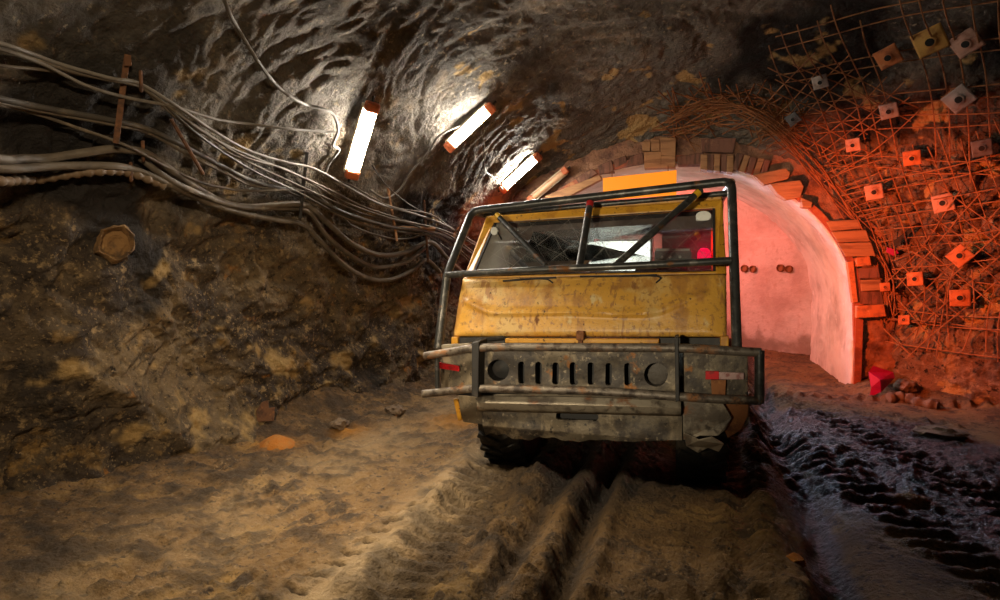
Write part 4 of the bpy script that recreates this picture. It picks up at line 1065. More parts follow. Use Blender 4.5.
thin = [
 ('cable_grey', [(-8, 41), (30, 53), (60, 64), (110, 78), (138, 83), (175, 105), (215, 132), (250, 151), (285, 162), (315, 169), (353, 190), (380, 204), (415, 214), (447, 226), (480, 246)], 0.011, 'uppermost grey cable of the sagging upper bundle'),
 ('cable', [(-8, 46), (30, 58), (70, 71), (110, 80), (138, 86), (170, 108), (212, 138), (250, 156), (290, 172), (330, 190), (362, 206), (400, 219), (445, 233), (480, 257)], 0.010, 'dusty cable just under the top of the upper bundle'),
 ('cable_grey', [(-8, 47), (40, 63), (85, 85), (125, 97), (175, 107), (215, 119), (250, 124), (290, 129), (318, 131), (336, 132)], 0.010, 'pale cable running level into the knot left of the biggest lamp'),
 ('cable', [(-8, 64), (35, 69), (70, 73), (110, 80), (140, 87), (160, 100), (195, 125), (240, 155), (282, 168), (310, 182), (345, 202), (390, 218), (440, 229), (475, 245)], 0.009, 'thin dusty cable joining the upper bundle at the first hook'),
 ('cable_black', [(-8, 97), (50, 109), (110, 120), (150, 130), (195, 152), (225, 168), (250, 180), (277, 188), (303, 192), (345, 213), (392, 227), (440, 234), (472, 254)], 0.018, 'thick black cable of the middle bundle, uppermost'),
 ('cable', [(-8, 101), (50, 113), (110, 124), (150, 134), (190, 156), (225, 173), (250, 185), (285, 191), (320, 206), (360, 224), (400, 232), (440, 238), (470, 262)], 0.010, 'dusty thin cable under the thick black one'),
 ('cable', [(-8, 103), (30, 112), (75, 127), (125, 145), (165, 166), (200, 182), (225, 188), (250, 191), (303, 191), (330, 205), (352, 225), (380, 236), (405, 239), (432, 232)], 0.010, 'thin cable dipping lowest of the middle bundle beyond the wooden bar'),
 ('cable', [(140, 86), (165, 108), (205, 140), (250, 163), (300, 186), (340, 204), (370, 216), (410, 224), (446, 240), (474, 262)], 0.008, 'thin cable leaving the first hook down to the cage'),
 ('cable_black', [(150, 92), (200, 136), (250, 169), (300, 193), (340, 214), (380, 225), (420, 232), (450, 250)], 0.008, 'thin black cable under the upper bundle'),
 ('cable_grey', [(222, -6), (230, 14), (240, 32), (257, 60), (272, 80), (284, 92), (300, 102), (311, 106), (326, 110), (334, 116), (338, 130), (333, 145), (339, 150), (330, 162), (326, 172)], 0.012, 'pale cable hanging from the roof down to the biggest lamp'),
 ('cable', [(370, 190), (385, 198), (399, 190), (409, 175), (419, 163), (430, 150), (437, 138), (447, 131), (462, 125)], 0.011, 'cable looping up from the bundle to the middle lamp'),
 ('cable_grey', [(484, 112), (483, 122), (484, 145), (485, 168), (490, 175), (496, 180), (503, 190)], 0.007, 'thin pale cable hanging between the middle and third lamps'),
 ('cable_grey', [(512, 203), (513, 196), (517, 191), (523, 190), (531, 193)], 0.007, 'short pale cable bowed between third and unlit lamps'),
 ('cable', [(330, 178), (352, 186), (390, 206), (430, 214), (450, 228)], 0.007, 'thin cable from under the biggest lamp to the wall hooks'),
 ('cable_black', [(372, 165), (387, 186), (412, 206), (440, 220), (470, 240)], 0.006, 'thin black cable crossing the upright wooden stick'),
]
for mt_, pts, r, lab in thin:
    cable('cable', pts, r, mt_, lab)
thick = [
 ('cable', [(-8, 158), (25, 159), (50, 158), (90, 152), (115, 149), (142, 152), (160, 162), (178, 175), (200, 190), (225, 203), (250, 207), (296, 204), (312, 209), (330, 225), (353, 244), (380, 255), (407, 252), (430, 242), (447, 258), (462, 272)], 0.026, 'thick pipe cable, highest of the thick ones along the wall'),
 ('cable', [(-8, 168), (60, 166), (110, 166), (135, 170), (165, 182), (190, 194), (220, 207), (250, 215), (278, 220), (303, 225), (319, 240), (342, 263), (365, 277), (388, 280), (411, 271), (426, 260), (440, 272)], 0.024, 'thick cable with the lowest sag on the dark wall'),
 ('cable', [(140, 158), (170, 180), (205, 196), (240, 207), (277, 208), (307, 211), (327, 236), (353, 257), (376, 267), (403, 263), (420, 252), (431, 243), (440, 250)], 0.022, 'thick cable sagging between the highest and lowest thick ones'),
]
for mt_, pts, r, lab in thick:
    cable('thick_cable', pts, r, mt_, lab, off=0.06)
cable('ribbed_hose', [(-8, 180), (20, 180), (40, 179), (80, 173), (110, 171), (130, 173), (150, 180), (164, 186)], 0.026, 'hose', 'ribbed brown hose under the thick cables at the left edge', 'hose', off=0.07, ribs=0.062)
cable('ribbed_hose', [(262, 206), (285, 203), (300, 203)], 0.02, 'hose', 'short ribbed hose lying on a thick cable mid wall', 'hose', off=0.10, ribs=0.05)

def stick(name, pts, r, mat, label, cat, off=0.05, sq=False):
    w = wall_line(pts, n=4, off=off, lo=2)
    w = [w[0], w[-1]]
    o = MB().tube(w, r, 4 if sq else 7).build(name, mat)
    return tag(o, label, cat)
stick('wooden_stick', [(388, 188), (397, 241)], 0.014, 'wood', 'upright brown wooden stick behind the loop cables', 'stick', off=0.09, sq=True)
stick('wooden_bar', [(396, 228), (435, 229)], 0.022, 'wood', 'level yellowish wooden bar holding the cable bundle near the cage', 'bar', off=0.10, sq=True)
stick('metal_rod', [(171, 119), (203, 174)], 0.012, 'rust_dark', 'slanting dark rod leaning across the middle bundle', 'rod', off=0.10)
stick('hanger_strap', [(127, 58), (116, 143)], 0.022, 'rust_dark', 'dark rusty upright hanger strap behind the bundles at left', 'bracket', off=0.02, sq=True)
stick('hanger_strap', [(424, 200), (428, 262)], 0.014, 'rust_dark', 'rusty upright hanger strap beside the truck cage', 'bracket', off=0.03, sq=True)
stick('hanger_strap', [(307, 152), (300, 218)], 0.016, 'black', 'thin upright strap under the biggest lamp', 'bracket', off=0.02, sq=True)
def hook(px, py, r, label):
    p, n, d = hit(px, py)
    c = CAM + ray(px, py) * (d - 0.07)
    v = ray(px, py)
    side_ = v.cross(Vector((0, 0, 1))).normalized()
    pts = [c + v * 0.20 + Vector((0, 0, 0.05))] + [c + v * (-0.02 + 0.03 * math.sin(a)) * 1 + Vector((0, 0, r * math.cos(a))) - v * r * math.sin(a) for a in [PI * k / 9 * 1.25 for k in range(10)]]
    tag(MB().tube(pts, 0.011, 7).build('cable_hook', 'rust_dark', None, smooth=True), label, 'hook')
hook(141, 81, 0.055, 'rusty hook over the upper thin cable bundle')
hook(143, 151, 0.06, 'rusty hook over the highest thick cable')
hook(131, 172, 0.055, 'rusty hook holding the ribbed hose end')
hook(304, 193, 0.05, 'rusty hook over the middle cable bundle below the biggest lamp')
hook(429, 240, 0.05, 'rusty hook gathering thick cables beside the truck cage')
# small rusty plate over the top of the strap
p, n, d = hit(127, 59)
tag(MB().prism([CAM + ray(a, b_) * (d - 0.06) for a, b_ in ((124, 54), (131, 55), (132, 66), (124, 66))], ray(127, 59) * 0.03).build('rusty_plate', 'rust_dark', None, bevel=0.004), 'small rusty plate above the dark hanger strap at upper left', 'plate')

# borehole with a pale rim, broken rock inside
p, n, d = hit(114, 244)
rj = [0.07 * math.sin(k * 2 * PI / 28 * 2 + 1) + 0.05 * math.sin(k * 2 * PI / 28 * 5) + random.uniform(-0.06, 0.06) for k in range(28)]
hole_n = (n + (CAM - p).normalized()).normalized()
hb = MB().lathe([(0.125, -0.20), (0.118, 0.0), (0.105, 0.025), (0.092, 0.0), (0.082, -0.03), (0.055, -0.02), (0.02, -0.045)], p + hole_n * 0.07, hole_n, 28, lambda k, j: rj[j] * (1.1 if k < 3 else 0.8) + random.uniform(-0.04, 0.04))
tag(hb.build('borehole_collar', 'bore', None, smooth=True), 'round broken ochre borehole on the dark left wall', 'borehole')
# bent rusty plate low on the left wall, clay heap below
p, n, d = hit(267, 412)
q = lambda a, b_, k=0.07: CAM + ray(a, b_) * (d - k)
mb = MB().prism([q(256, 411), q(262, 402), q(268, 400), q(269, 408), q(275, 407), q(274, 421), q(257, 422)], ray(267, 412) * 0.03)
tag(mb.build('bent_plate', 'rust_dark', None, bevel=0.004), 'bent rusty plate low on the left wall above an orange heap', 'plate')
g = G(276, 449)
mb = MB(); rr_j = [random.uniform(0.8, 1.2) for _ in range(40)]
mb.lathe([(0.19, -0.05), (0.16, 0.01), (0.10, 0.05), (0.05, 0.08), (0.012, 0.095)], (g.x, g.y, ground_z(g.x, g.y)), (0, 0, 1), 20, lambda k, j: (rr_j[(j * 3 + k) % 40] - 1) * 0.8)
o = mb.build('clay_heap', 'clay', None, smooth=True, sub=1)
tag(o, 'small orange clay heap at the foot of the left wall', 'heap'); o['kind'] = 'stuff'

# loose stones
def rock(name, px, py, r, label, mat='stone', sq=(1, 1, 0.7)):
    g = G(px, py)
    gz_ = ground_z(g.x, g.y)
    import bmesh
    bm_ = bmesh.new()
    bmesh.ops.create_icosphere(bm_, subdivisions=3, radius=1)
    vs = np.array([tuple(v.co) for v in bm_.verts])
    k = 1 + 0.30 * fbm(vs * 1.3 + px, 3, 5)
    a, b_, c_ = worley(vs * 1.4 + px, 4)
    k *= 0.85 + 0.35 * (c_ - 0.4)
    for v, kk in zip(bm_.verts, k):
        v.co = Vector((v.co.x * sq[0], v.co.y * sq[1], v.co.z * sq[2])) * (r * kk)
    me = bpy.data.meshes.new(name); bm_.to_mesh(me); bm_.free()
    me.materials.append(M[mat])
    o = bpy.data.objects.new(name, me); COL.objects.link(o)
    o.location = (g.x, g.y, gz_ + r * sq[2] * 0.45)
    o.rotation_euler[2] = px
    tag(o, label, 'rock')
rock('rock', 942, 437, 0.13, 'flat brown rock in the mud before the meshed wall', sq=(1.6, 1, 0.5))
rock('rock', 20, 462, 0.10, 'small dark rock at the bottom left wall foot')
rock('rock', 62, 470, 0.08, 'dark rock by the wall, second from the left edge')
rock('rock', 795, 566, 0.05, 'pale mud lump on the berm at lower right', 'clay')
rock('rock', 690, 452, 0.0001 + 0.06, 'stone under the torn flap of the bumper')
rock('rock', 905, 398, 0.12, 'grey boulder leaning on the right wall foot beside red sheet')
rock('rock', 340, 432, 0.09, 'brown rock at the wall foot near the truck')
rock('rock', 395, 418, 0.10, 'brown rock at the wall foot closest to the truck')

# ================================================================== RIGHT WALL: MESH, PLATES
def on_wall(p, n, dirn):               # drop a point of the sheet's plane onto the wall
    loc, nn, i, dist = BVH.ray_cast(p + n * 1.2, -n)
    if loc is None or dist > 2.6: return None
    return loc
def mesh_sheet(px, py, wid, hei, ang, step, label, r=0.0065, jit=0.02, skip=0.08, off=0.05):
    p, n, d = hit(px, py)
    acc = Vector((0, 0, 0))
    for dx in (-40, 0, 40):
        for dy in (-40, 0, 40):
            acc += hit(px + dx, py + dy)[1]
    n = acc.normalized()
    u = Vector((0, 0, 1)).cross(n).normalized(); v = n.cross(u)
    u2 = u * math.cos(ang) + v * math.sin(ang); v2 = -u * math.sin(ang) + v * math.cos(ang)
    mb = MB()
    def line(a0, a1, fixed, along_u):
        k = int(abs(a1 - a0) / 0.05) + 2
        pts = []
        jx = random.uniform(-jit, jit); bend = random.uniform(-jit, jit) * 2
        for i in range(k):
            t = a0 + (a1 - a0) * i / (k - 1)
            w = fixed + jx + bend * math.sin(PI * i / (k - 1))
            q = p + (u2 * t + v2 * w if along_u else u2 * w + v2 * t)
            l = on_wall(q, n, None)
            if l is None or l.y > 7.98 or l.z < 0.25: pts.append(None); continue
            pts.append((q, (l - q).dot(n)))
        # keep the run without gaps, lift off the hollows
        runs, cur = [], []
        for s_ in pts + [None]:
            if s_ is None:
                if len(cur) > 4: runs.append(cur)
                cur = []
            else: cur.append(s_)
        for run in runs:
            ds = np.array([s_[1] for s_ in run])
            mx = np.array([ds[max(0, i - 4):i + 5].max() for i in range(len(ds))])
            sm = np.array([mx[max(0, i - 4):i + 5].mean() for i in range(len(ds))])
            mb.tube([s_[0] + n * (h_ + off) for s_, h_ in zip(run, sm)], r, 5)
    i = -wid / 2
    while i < wid / 2:
        if random.random() > skip:
            line(-hei / 2 + random.uniform(-0.15, 0.15), hei / 2 + random.uniform(-0.15, 0.15), i, False)
        i += step
    i = -hei / 2
    while i < hei / 2:
        if random.random() > skip:
            line(-wid / 2 + random.uniform(-0.15, 0.15), wid / 2 + random.uniform(-0.15, 0.15), i, True)
        i += step
    o = mb.build('wire_mesh', 'wire', None, smooth=True)
    return tag(o, label, 'wire mesh')
mesh_sheet(935, 80, 2.3, 1.9, -0.10, 0.155, 'rusty wire mesh sheet squarely hung at the upper right corner')
mesh_sheet(825, 105, 1.15, 1.25, 0.72, 0.14, 'rusty wire mesh sheet set diagonally above the gallery mouth', off=0.07)
mesh_sheet(940, 200, 2.0, 1.25, 0.22, 0.14, 'red-lit wire mesh sheet halfway up the right wall', off=0.06)
mesh_sheet(950, 270, 1.7, 0.9, 0.80, 0.16, 'diagonal wire mesh sheet around the diamond-set plate', off=0.09)
mesh_sheet(940, 310, 1.7, 0.75, -0.06, 0.13, 'lowest wire mesh sheet on the right wall, bulging and torn', off=0.07, jit=0.04)
mesh_sheet(868, 205, 0.6, 1.5, 0.35, 0.10, 'dense narrow wire mesh strip along the arch edge', off=0.06, r=0.006)

# tangle of wire along the rim of the rock arch
mb = MB()
rim = catmull([(668, 122, 0), (700, 108, 0), (735, 108, 0), (765, 122, 0), (792, 145, 0), (820, 175, 0), (850, 212, 0), (872, 245, 0), (884, 275, 0), (888, 320, 0)], 8)
for k in range(8):
    j0 = random.uniform(0, 6)
    px_ = [(p_.x + 2.5 * math.sin(i_ * 0.35 + j0) + (k - 3.5) * 1.5, p_.y + 2.5 * math.cos(i_ * 0.27 + j0) - (k - 3.5) * 1.2) for i_, p_ in enumerate(rim)]
    w_ = [Vector((p_.x, min(p_.y, 7.9), p_.z)) for p_ in wall_line(px_[::3], n=3, off=0.06 + 0.01 * k, lo=5)]
    mb.tube(catmull(w_, 2), 0.008, 5)
tag(mb.build('wire_bundle', 'rust', None, smooth=True), 'bundle of bent rusty rods following the arch edge', 'rods')
mb = MB()
for k in range(130):
    a, b_ = random.uniform(672, 800), 0
    b_ = 128 - 18 * math.sin((a - 660) / 110 * PI * 0.75) + random.uniform(-17, 16) + max(0, a - 770) * 0.6
    ang = random.gauss(0.25, 0.6); L = random.uniform(10, 30)
    pp = []
    for s_ in (-1, 0, 1):
        aa_, bb_ = a + s_ * L * math.cos(ang), b_ + s_ * L * math.sin(ang) + random.uniform(-3, 3)
        l, n, d = hit(aa_, bb_)
        pp.append(CAM + ray(aa_, bb_) * (d - random.uniform(0.03, 0.14)))
    mb.tube(catmull(pp, 3), 0.007, 5)
o = mb.build('wire_tangle', 'rust', None, smooth=True)
tag(o, 'reddish tangle of torn wire hanging under the roof above the arch', 'wire tangle')

plates = [
 (888, 57, 24, 0.35, 'plate_orange', 'orange rust bolt plate, leftmost of three in the top row'),
 (930, 41, 30, 0.30, 'plate_yellow', 'large yellowed bolt plate in the middle of the top row'),
 (966, 43, 26, 0.40, 'plate_pink', 'pale bolt plate turned as a diamond, right end of the top row'),
 (820, 82, 17, 0.15, 'plate_grey', 'grey bolt plate on the diagonal mesh sheet, upper'),
 (889, 111, 19, 0.10, 'plate_grey', 'light grey bolt plate below the orange one'),
 (959, 99, 25, 0.60, 'plate_grey', 'grey bolt plate with rusty left corner, below the top row'),
 (793, 119, 15, 0.50, 'plate_dark', 'small dark plate farthest left on the mesh'),
 (853, 145, 16, 0.05, 'plate_pink', 'small pale pinkish plate at the lower end of the diagonal mesh'),
 (912, 158, 18, 0.05, 'plate_orange', 'upright square orange plate under the light grey one'),
 (982, 148, 19, 0.10, 'plate_dark', 'dark grey bolt plate at the right edge'),
 (874, 192, 19, 0.15, 'plate_pink', 'pale pink bolt plate beside the arch edge'),
 (943, 203, 21, 0.20, 'plate_pink', 'pinkish bolt plate halfway up the wall, right of the arch-edge one'),
 (960, 256, 21, 0.78, 'plate_orange', 'orange bolt plate set exactly as a diamond'),
 (915, 279, 17, 0.10, 'plate_orange', 'tall red-lit bolt plate left of the diamond plate'),
 (960, 298, 20, 0.05, 'plate_orange', 'square orange bolt plate right below the diamond plate'),
 (885, 287, 11, 0.10, 'plate_orange', 'narrow red plate at the arch edge low down'),
 (904, 320, 12, 0.10, 'plate_orange', 'lowest small red bolt plate on the right wall'),
]
for px, py, size, ang, mt_, lab in plates:
    p, n, d = hit(px, py)
    acc = Vector((0, 0, 0))
    for dx in (-12, 0, 12):
        for dy in (-12, 0, 12): acc += hit(px + dx, py + dy)[1]
    n = (acc.normalized() + (CAM - p).normalized() * 0.8).normalized()
    dmin = min(hit(px + dx, py + dy)[2] for dx in (-9, 0, 9) for dy in (-9, 0, 9))
    c = CAM + ray(px, py) * (dmin - 0.12)
    s = size * d / F / 2 * 0.66
    u = Vector((0, 0, 1)).cross(n).normalized(); v = n.cross(u)
    u2 = u * math.cos(ang) + v * math.sin(ang); v2 = -u * math.sin(ang) + v * math.cos(ang)
    root = empty('bolt_plate', c, lab, 'plate')
    # dished square plate
    vs, fs = [], []
    K = 12
    for j in range(K + 1):
        for i in range(K + 1):
            a, b_ = 2 * i / K - 1, 2 * j / K - 1
            rr = math.hypot(a, b_)
            dome = 0.20 * s * math.exp(-(rr / 0.5) ** 2) - 0.03 * s * (a * a * b_)
            vs.append(c + u2 * a * s + v2 * b_ * s * 0.97 + n * dome)
    for j in range(K):
        for i in range(K):
            k = j * (K + 1) + i
            fs.append((k, k + 1, k + K + 2, k + K + 1))
    mb = MB(); mb.add(vs, fs)
    mb.build('plate', mt_, root, smooth=True, solid=0.010)
    MB().lathe([(s * 0.42, 0.17 * s), (s * 0.42, 0.24 * s), (s * 0.34, 0.26 * s)], c, n, 18).build('washer', mt_, root, smooth=True)
    MB().lathe([(s * 0.30, 0.2 * s), (s * 0.30, 0.275 * s), (s * 0.24, 0.28 * s)], c, n, 14).build('bolt_socket', 'hole', root, smooth=True)
    MB().tube([c - n * 0.02, c - n * 0.3], 0.012, 6).build('bolt', 'rust', root)
# black bracket and little red box in the mesh
p, n, d = hit(903, 236)
tag(MB().prism([CAM + ray(a, b_) * (d - 0.12) for a, b_ in ((893, 241), (913, 226), (916, 229), (902, 240), (900, 246), (894, 246))], ray(903, 236) * 0.05).build('steel_bracket', 'black', None, bevel=0.004), 'black angled bracket stuck in the mesh beside the arch edge', 'bracket')
p, n, d = hit(893, 250)
tag(MB().prism([CAM + ray(a, b_) * (d - 0.14) for a, b_ in ((887, 247), (897, 250), (899, 253), (893, 256), (886, 252))], ray(893, 250) * 0.06).build('junction_box', 'red_plastic', None, bevel=0.004), 'small bright red box under the black bracket', 'box')

# ================================================================== TIMBER AND STEEL AT THE GALLERY MOUTH
# steel rib round the lining
rib = empty('steel_arch_rib', (LX, 7.9, 0), 'rusty red steel arch rib standing around the gallery mouth', 'arch')
arc_pts = [lining_pt(0.0 + i / 160.0, 7.925, 0.055) for i in range(161)]
for nm, lo, hi in (('rib_leg', 0, 0.18), ('rib_crown', 0.18, 0.82), ('rib_leg', 0.82, 1.0)):
    mb = MB()
    pts = [p for i, p in enumerate(arc_pts) if lo - 1e-6 <= i / 160 <= hi + 1e-6]
    vs, fs = [], []
    for p_ in pts:
        o_ = Vector((p_.x - LX, 0, max(p_.z - LSPR, 0))).normalized()
        prof_ = [(-0.04, -0.04), (0.035, -0.04), (0.035, -0.02), (-0.015, -0.01), (-0.015, 0.05), (0.035, 0.06), (0.035, 0.08), (-0.04, 0.08)]
        for a, b_ in prof_: vs.append(p_ + o_ * a + Vector((0, b_, 0)))
    m_ = 8
    for i in range(len(pts) - 1):
        for j in range(m_):
            k = (j + 1) % m_
            fs.append((i * m_ + j, i * m_ + k, (i + 1) * m_ + k, (i + 1) * m_ + j))
    fs += [list(range(m_))[::-1], [(len(pts) - 1) * m_ + j for j in range(m_)]]
    mb.add(vs, fs).build(nm, 'rib', rib)
po = empty('steel_post', P(851, 300, 7.85), 'bright orange steel channel post right of the gallery mouth', 'post')
MB().prism([P(847.5, 262, 7.85), P(853.5, 261, 7.85), P(858, 302, 7.85), P(853, 303, 7.85)], (0, 0.10, 0)).build('channel', 'plate_orange', po, bevel=0.004)
MB().prism([P(853, 300, 7.91), P(858, 300, 7.91), P(860, 386, 7.91), P(855, 386, 7.91)], (0, 0.06, 0)).build('lower_channel', 'rib', po, bevel=0.004)

def block(quad, Y, depth, mat, label, name='timber_block', cat='timber block', wob=0.006, group=None):
    mb = MB().prism([P(a, b_, Y) for a, b_ in quad], (0, depth, 0))
    return tag(mb.build(name, mat, None, bevel=0.008, wobble=wob), label, cat, group)
def rect(x0, y0, x1, y1, sl=0): return [(x0, y0), (x1, y0 + sl), (x1, y1 + sl), (x0, y1)]
block(rect(642, 141, 650.5, 151), 7.86, 0.2, 'wood', 'short upright block, left end of the stacked timbers above the sign')
block(rect(651.5, 139, 660, 151), 7.84, 0.2, 'wood', 'upright block between two others atop the sign stack')
block(rect(660.5, 137, 676, 155, 0.5), 7.84, 0.2, 'wood', 'wide upright block, right end of the stack above the sign')
block(rect(644, 151.5, 661, 168, -0.5), 7.83, 0.2, 'wood', 'lower left block resting right above the orange sign')
block(rect(661.5, 155.5, 675.5, 167.5, -0.5), 7.83, 0.2, 'wood', 'lower right block resting right above the orange sign')
block([(677, 157), (703, 152), (706, 164), (678, 165)], 7.86, 0.2, 'wood_dark', 'pinkish slab right of the stack above the sign', 'stone_slab', 'slab')
block([(631, 156), (643, 152), (644, 163), (626, 166)], 7.86, 0.2, 'wood_dark', 'pinkish chunk left of the stack above the sign', 'stone_slab', 'slab')
block([(597, 166), (611, 160), (614, 172), (600, 174)], 7.86, 0.2, 'wood_dark', 'dark wedge over the left end of the sign')
block([(575, 178), (592, 168), (598, 173), (580, 185)], 7.86, 0.2, 'wood_dark', 'dark wedge beyond the left end of the sign')
block([(613, 160), (626, 155), (627, 162), (615, 168)], 7.88, 0.2, 'wood_dark', 'dark wedge between the sign stack and left wedges')
block([(701, 139), (736, 138), (734, 153), (702, 152)], 7.90, 0.2, 'wood_dark', 'dark brown board above the row of upright blocks', 'timber_board', 'board')
for k in range(5):
    x0 = 701 + k * 6.6
    block([(x0, 154), (x0 + 6, 154.2), (x0 + 6, 170 + k * 0.6), (x0 - 0.5, 169 + k * 0.6)], 7.84 + 0.012 * (k % 2), 0.2, 'wood_dark' if k % 2 else 'wood',
          'upright wedge in the row above the lining crown, %s' % ['first from the sign', 'second from the sign', 'middle of five', 'fourth from the sign', 'last before the slanting blocks'][k])
for k in range(5):
    x0, y0 = 735.5 + k * 7.0, 153 + k * 1.6
    block([(x0 + 1.5, y0), (x0 + 8, y0 + 1.2), (x0 + 2.0, y0 + 17.5), (x0 - 3.8, y0 + 16)], 7.84 + 0.012 * (k % 2), 0.2, 'wood' if k % 2 else 'wood_dark',
          'slanting wedge above the arch shoulder, %s' % ['leftmost of the fan', 'second of the fan', 'middle of the fan', 'fourth of the fan', 'rightmost of the fan'][k])
block([(752, 174), (786, 168), (790, 172), (789, 179), (765, 184)], 7.80, 0.2, 'wood', 'bright wide block lying below the fan of wedges', wob=0.01)
block([(770, 184), (800, 180), (803, 186), (800, 197), (786, 200), (778, 195)], 7.80, 0.2, 'wood', 'ragged bright block beside the arch shoulder', wob=0.01)
block([(801, 197), (813, 202), (811, 208), (803, 207)], 7.82, 0.2, 'wood', 'smallest bright chip below the ragged block')
block([(826, 221), (857, 219), (862, 229), (832, 231)], 7.85, 0.2, 'wood', 'uppermost plank of the right hand stack', 'timber_plank', 'plank')
block([(832, 232), (866, 230), (870, 241), (838, 242)], 7.84, 0.2, 'wood', 'second plank from the top of the right hand stack', 'timber_plank', 'plank')
block([(838, 243), (872, 242), (876, 256), (846, 257)], 7.85, 0.2, 'wood', 'third and thickest plank of the right hand stack', 'timber_plank', 'plank')
block([(856, 258), (870, 256), (872, 265), (857, 267)], 7.80, 0.2, 'plate_orange', 'bright orange stub below the thickest plank')
block([(858, 268), (878, 266), (881, 278), (859, 279)], 7.86, 0.2, 'wood_dark', 'dark board below the orange stub', 'timber_board', 'board')
block([(861, 280), (881, 279), (883, 290), (862, 291)], 7.84, 0.2, 'wood', 'pale plank above the dark recess right of the post', 'timber_plank', 'plank')
block([(859, 292), (882, 291), (884, 304), (859, 304)], 7.88, 0.2, 'wood_dark', 'dark board resting on the orange lintel', 'timber_board', 'board')
block([(857, 306), (884, 304), (887, 317), (857, 318)], 7.80, 0.2, 'plate_orange', 'bright orange lintel beam right of the post', 'steel_lintel', 'lintel')
for k in range(6):
    y0 = 213 + k * 10.5
    block([(440, y0 + 3), (492, y0), (492, y0 + 8.5), (440, y0 + 11.5)], 7.82 + 0.01 * (k % 2), 0.2, 'wood_dark',
          'dark red-lit board left of the cab, %s' % ['topmost of six', 'second from the top', 'third from the top', 'third from the bottom', 'second from the bottom', 'lowest of six'][k], 'timber_board', 'board')
block([(545, 196), (600, 175), (602, 179), (552, 205)], 7.78, 0.12, 'wood', 'long orange-lit plank sloping from the sign to the unlit lamp', 'timber_plank', 'plank')

# orange sign on two wires
sg = empty('sign_board', P(640, 183, 7.62), 'plain orange sign board with added glow above the lorry roof', 'sign')
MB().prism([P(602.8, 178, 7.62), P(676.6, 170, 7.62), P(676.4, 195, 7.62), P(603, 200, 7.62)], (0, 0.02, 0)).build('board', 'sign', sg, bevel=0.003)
hw = MB()
for px, py in ((612, 177), (668, 171)): hw.tube([P(px, py, 7.63), P(px, py - 6, 7.86)], 0.006, 5)
hw.build('hanger_wire', 'rust', sg)

# red plastic sheet at the foot of the wall
mb = MB()
vs = [P(868.5, 372, 7.45), P(873, 366, 7.5), P(893, 372.5, 7.55), P(894.5, 378, 7.5), P(881, 392, 7.38), P(872, 396, 7.36), P(869, 398.5, 7.35), P(871, 388, 7.40), P(880, 380, 7.36)]
mb.add(vs, [(0, 8, 2, 1), (8, 3, 2), (8, 4, 3), (0, 7, 8), (7, 5, 4, 8), (7, 6, 5)])
tag(mb.build('plastic_sheet', 'red_plastic', None, solid=0.012), 'crumpled crimson plastic sheet at the foot of the right wall', 'sheet')
# half buried ribbed hose at the foot
gp = [G(a, b_) for a, b_ in ((888, 404), (905, 404), (920, 408), (938, 411))]
dense = catmull([Vector((p_.x, p_.y, ground_z(p_.x, p_.y) + 0.02)) for p_ in gp], 40)
acc, rs = 0, []
for i, p_ in enumerate(dense):
    if i: acc += (p_ - dense[i - 1]).length
    rs.append(0.055 * (1 + 0.2 * math.sin(acc * 2 * PI / 0.11)))
tag(MB().tube(dense, rs, 12).build('ribbed_hose', 'stone', None, smooth=True), 'grey ribbed hose half buried in mud before the right wall', 'hose')

# bore marks on the gallery wall
for px, py, r, lab in ((745, 268.5, 0.068, 'dark red round port on the pink wall, leftmost'), (753.5, 269, 0.064, 'dark red round port on the pink wall, second from left'),
                       (781, 268, 0.066, 'dark red round port on the pink wall, third from left'), (789.5, 269, 0.064, 'dark red round port on the pink wall, rightmost')):
    d = ray(px, py)
    best = None
    for i in range(len(path_r) - 1):
        a, c = path_r[i], path_r[i + 1]
        den = d.x * (c.y - a.y) - d.y * (c.x - a.x)
        if abs(den) < 1e-9: continue
        t = (a.x * (c.y - a.y) - a.y * (c.x - a.x)) / den
        s_ = (t * d.x - a.x) / (c.x - a.x) if abs(c.x - a.x) > 1e-6 else 0
        if -0.01 <= s_ <= 1.01 and t > 0:
            best = (CAM + d * t, Vector((-(c - a).y, (c - a).x, 0)).normalized())
            break
    if best:
        p, n = best
        if n.dot(d) > 0: n = -n
        tag(MB().lathe([(r, -0.03), (r, 0.035), (r * 0.8, 0.045), (r * 0.7, 0.02), (0.01, 0.02)], p, n, 22).build('wall_port', 'rust', None, smooth=True), lab, 'port')

# glowing panel added in the gallery for the white patch seen through the cab
fc = P(619, 256, 9.6)
fl_ = empty('bright_panel', (fc.x, fc.y, ground_z(fc.x, fc.y)), 'white glowing panel added on a stand behind the lorry cab', 'lamp')
MB().box(fc, (0.95, 0.05, 0.46)).build('lens', 'white_glow', fl_, bevel=0.01)
MB().box(fc + Vector((0, 0.06, 0)), (1.02, 0.06, 0.52)).build('housing', 'black', fl_, bevel=0.01)
MB().tube([fc + Vector((0, 0.08, -0.2)), Vector((fc.x, fc.y + 0.08, ground_z(fc.x, fc.y) + 0.4))], 0.02, 8).build('pole', 'black', fl_)
for a in (0.3, 2.4, 4.5):
    ex, ey = fc.x + 0.4 * math.cos(a), fc.y + 0.08 + 0.4 * math.sin(a)
    MB().tube([Vector((fc.x, fc.y + 0.08, 0.5 + ground_z(fc.x, fc.y))), Vector((ex, ey, ground_z(ex, ey) - 0.01))], 0.014, 8).build('leg', 'black', fl_)

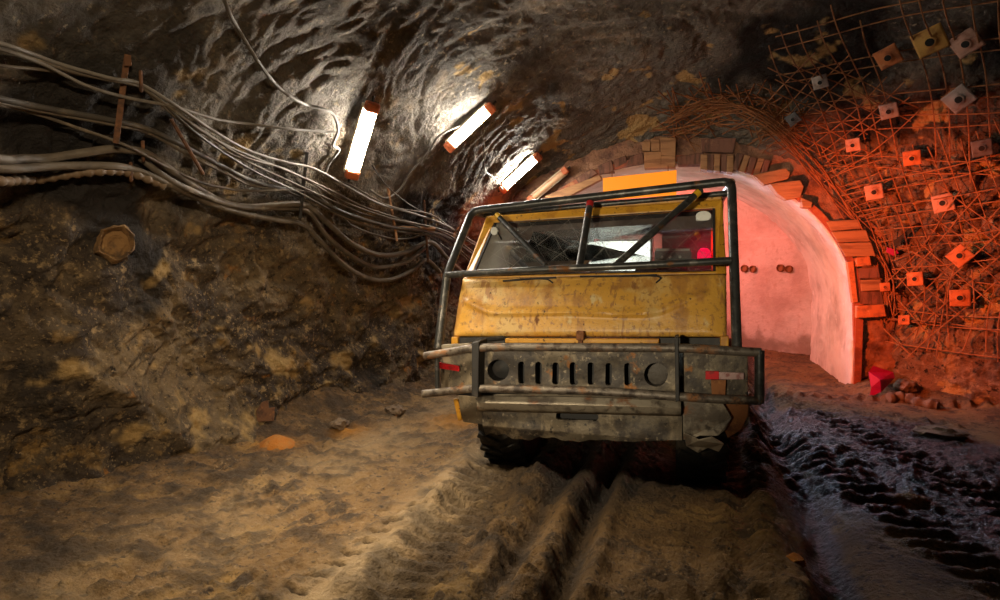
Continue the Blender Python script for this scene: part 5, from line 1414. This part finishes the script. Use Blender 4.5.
# ================================================================== LIGHT
def area(name, loc, tgt, size, energy, color, spread=PI):
    l = bpy.data.lights.new(name, 'AREA'); l.shape = 'RECTANGLE'
    l.size, l.size_y = size; l.energy = energy; l.color = color; l.spread = spread
    o = bpy.data.objects.new(name, l); COL.objects.link(o)
    o.location = loc
    o.rotation_euler = (Vector(tgt) - Vector(loc)).to_track_quat('-Z', 'Y').to_euler()
    return o
def point(name, loc, energy, color, r=0.06):
    l = bpy.data.lights.new(name, 'POINT'); l.energy = energy; l.color = color; l.shadow_soft_size = r
    o = bpy.data.objects.new(name, l); COL.objects.link(o); o.location = loc
    return o
def spot(name, loc, tgt, energy, color, deg, blend, r=0.08):
    l = bpy.data.lights.new(name, 'SPOT'); l.energy = energy; l.color = color; l.spot_size = math.radians(deg); l.spot_blend = blend; l.shadow_soft_size = r
    o = bpy.data.objects.new(name, l); COL.objects.link(o); o.location = loc
    o.rotation_euler = (Vector(tgt) - Vector(loc)).to_track_quat('-Z', 'Y').to_euler()
    return o
# unseen lights added out of frame to brighten floor, left wall and lorry front
area('tunnel_fill_light', (-2.2, 2.1, 3.05), tuple(G(385, 515)), (0.15, 0.5), 30, (1, 0.82, 0.56), math.radians(70))
area('tunnel_fill_light', (0.6, -0.6, 3.3), (-3.75, 3.6, 0.75), (0.9, 0.15), 19, (1, 0.76, 0.47), math.radians(48))
spot('front_fill_spot', (-1.3, -2.2, 1.75), (-0.62, 4.0, 1.52), 820, (1, 0.85, 0.60), 27, 0.6, 0.12)
# red lamps at the back of the lorry and in the gallery
spot('red_rear_light', (0.28, 6.0, 1.40), (2.35, 7.8, 1.55), 520, (1, 0.14, 0.03), 96, 0.8)
spot('red_rear_light', (-1.55, 7.0, 1.9), (-2.9, 7.6, 1.9), 30, (1, 0.13, 0.05), 90, 0.7)
area('gallery_light', (-1.5, 11.0, 2.6), (1.5, 11.1, 1.2), (0.8, 0.2), 130, (1, 0.21, 0.15))
area('gallery_light', (-1.1, 9.5, 2.35), (2.0, 9.2, 0.9), (0.5, 0.2), 15, (1, 0.82, 0.74))
area('gallery_light', (-0.1, 9.1, 2.3), (1.7, 4.6, 0.0), (0.6, 0.2), 28, (0.66, 0.78, 1.0), math.radians(90))
point('cab_red_light', P(703, 244, 5.42), 5, (1, 0.0, 0.05), 0.04)
w = bpy.data.worlds.new('world'); SC.world = w; w.use_nodes = True
w.node_tree.nodes['Background'].inputs[0].default_value = (0.55, 0.50, 0.45, 1)
w.node_tree.nodes['Background'].inputs[1].default_value = 0.05

# ================================================================== view
SC.view_settings.view_transform = 'Standard'
SC.view_settings.look = 'None'
SC.view_settings.gamma = 1
SC.view_settings.use_curve_mapping = False
SC.view_settings.exposure = 0.0
SC.cycles.use_denoising = True
SC.cycles.max_bounces = 7
SC.cycles.diffuse_bounces = 4
SC.cycles.glossy_bounces = 3
SC.cycles.transparent_max_bounces = 12
SC.cycles.sample_clamp_indirect = 6
SC.cycles.use_fast_gi = False
for o in bpy.data.objects:
    if '_w' in o: del o['_w']
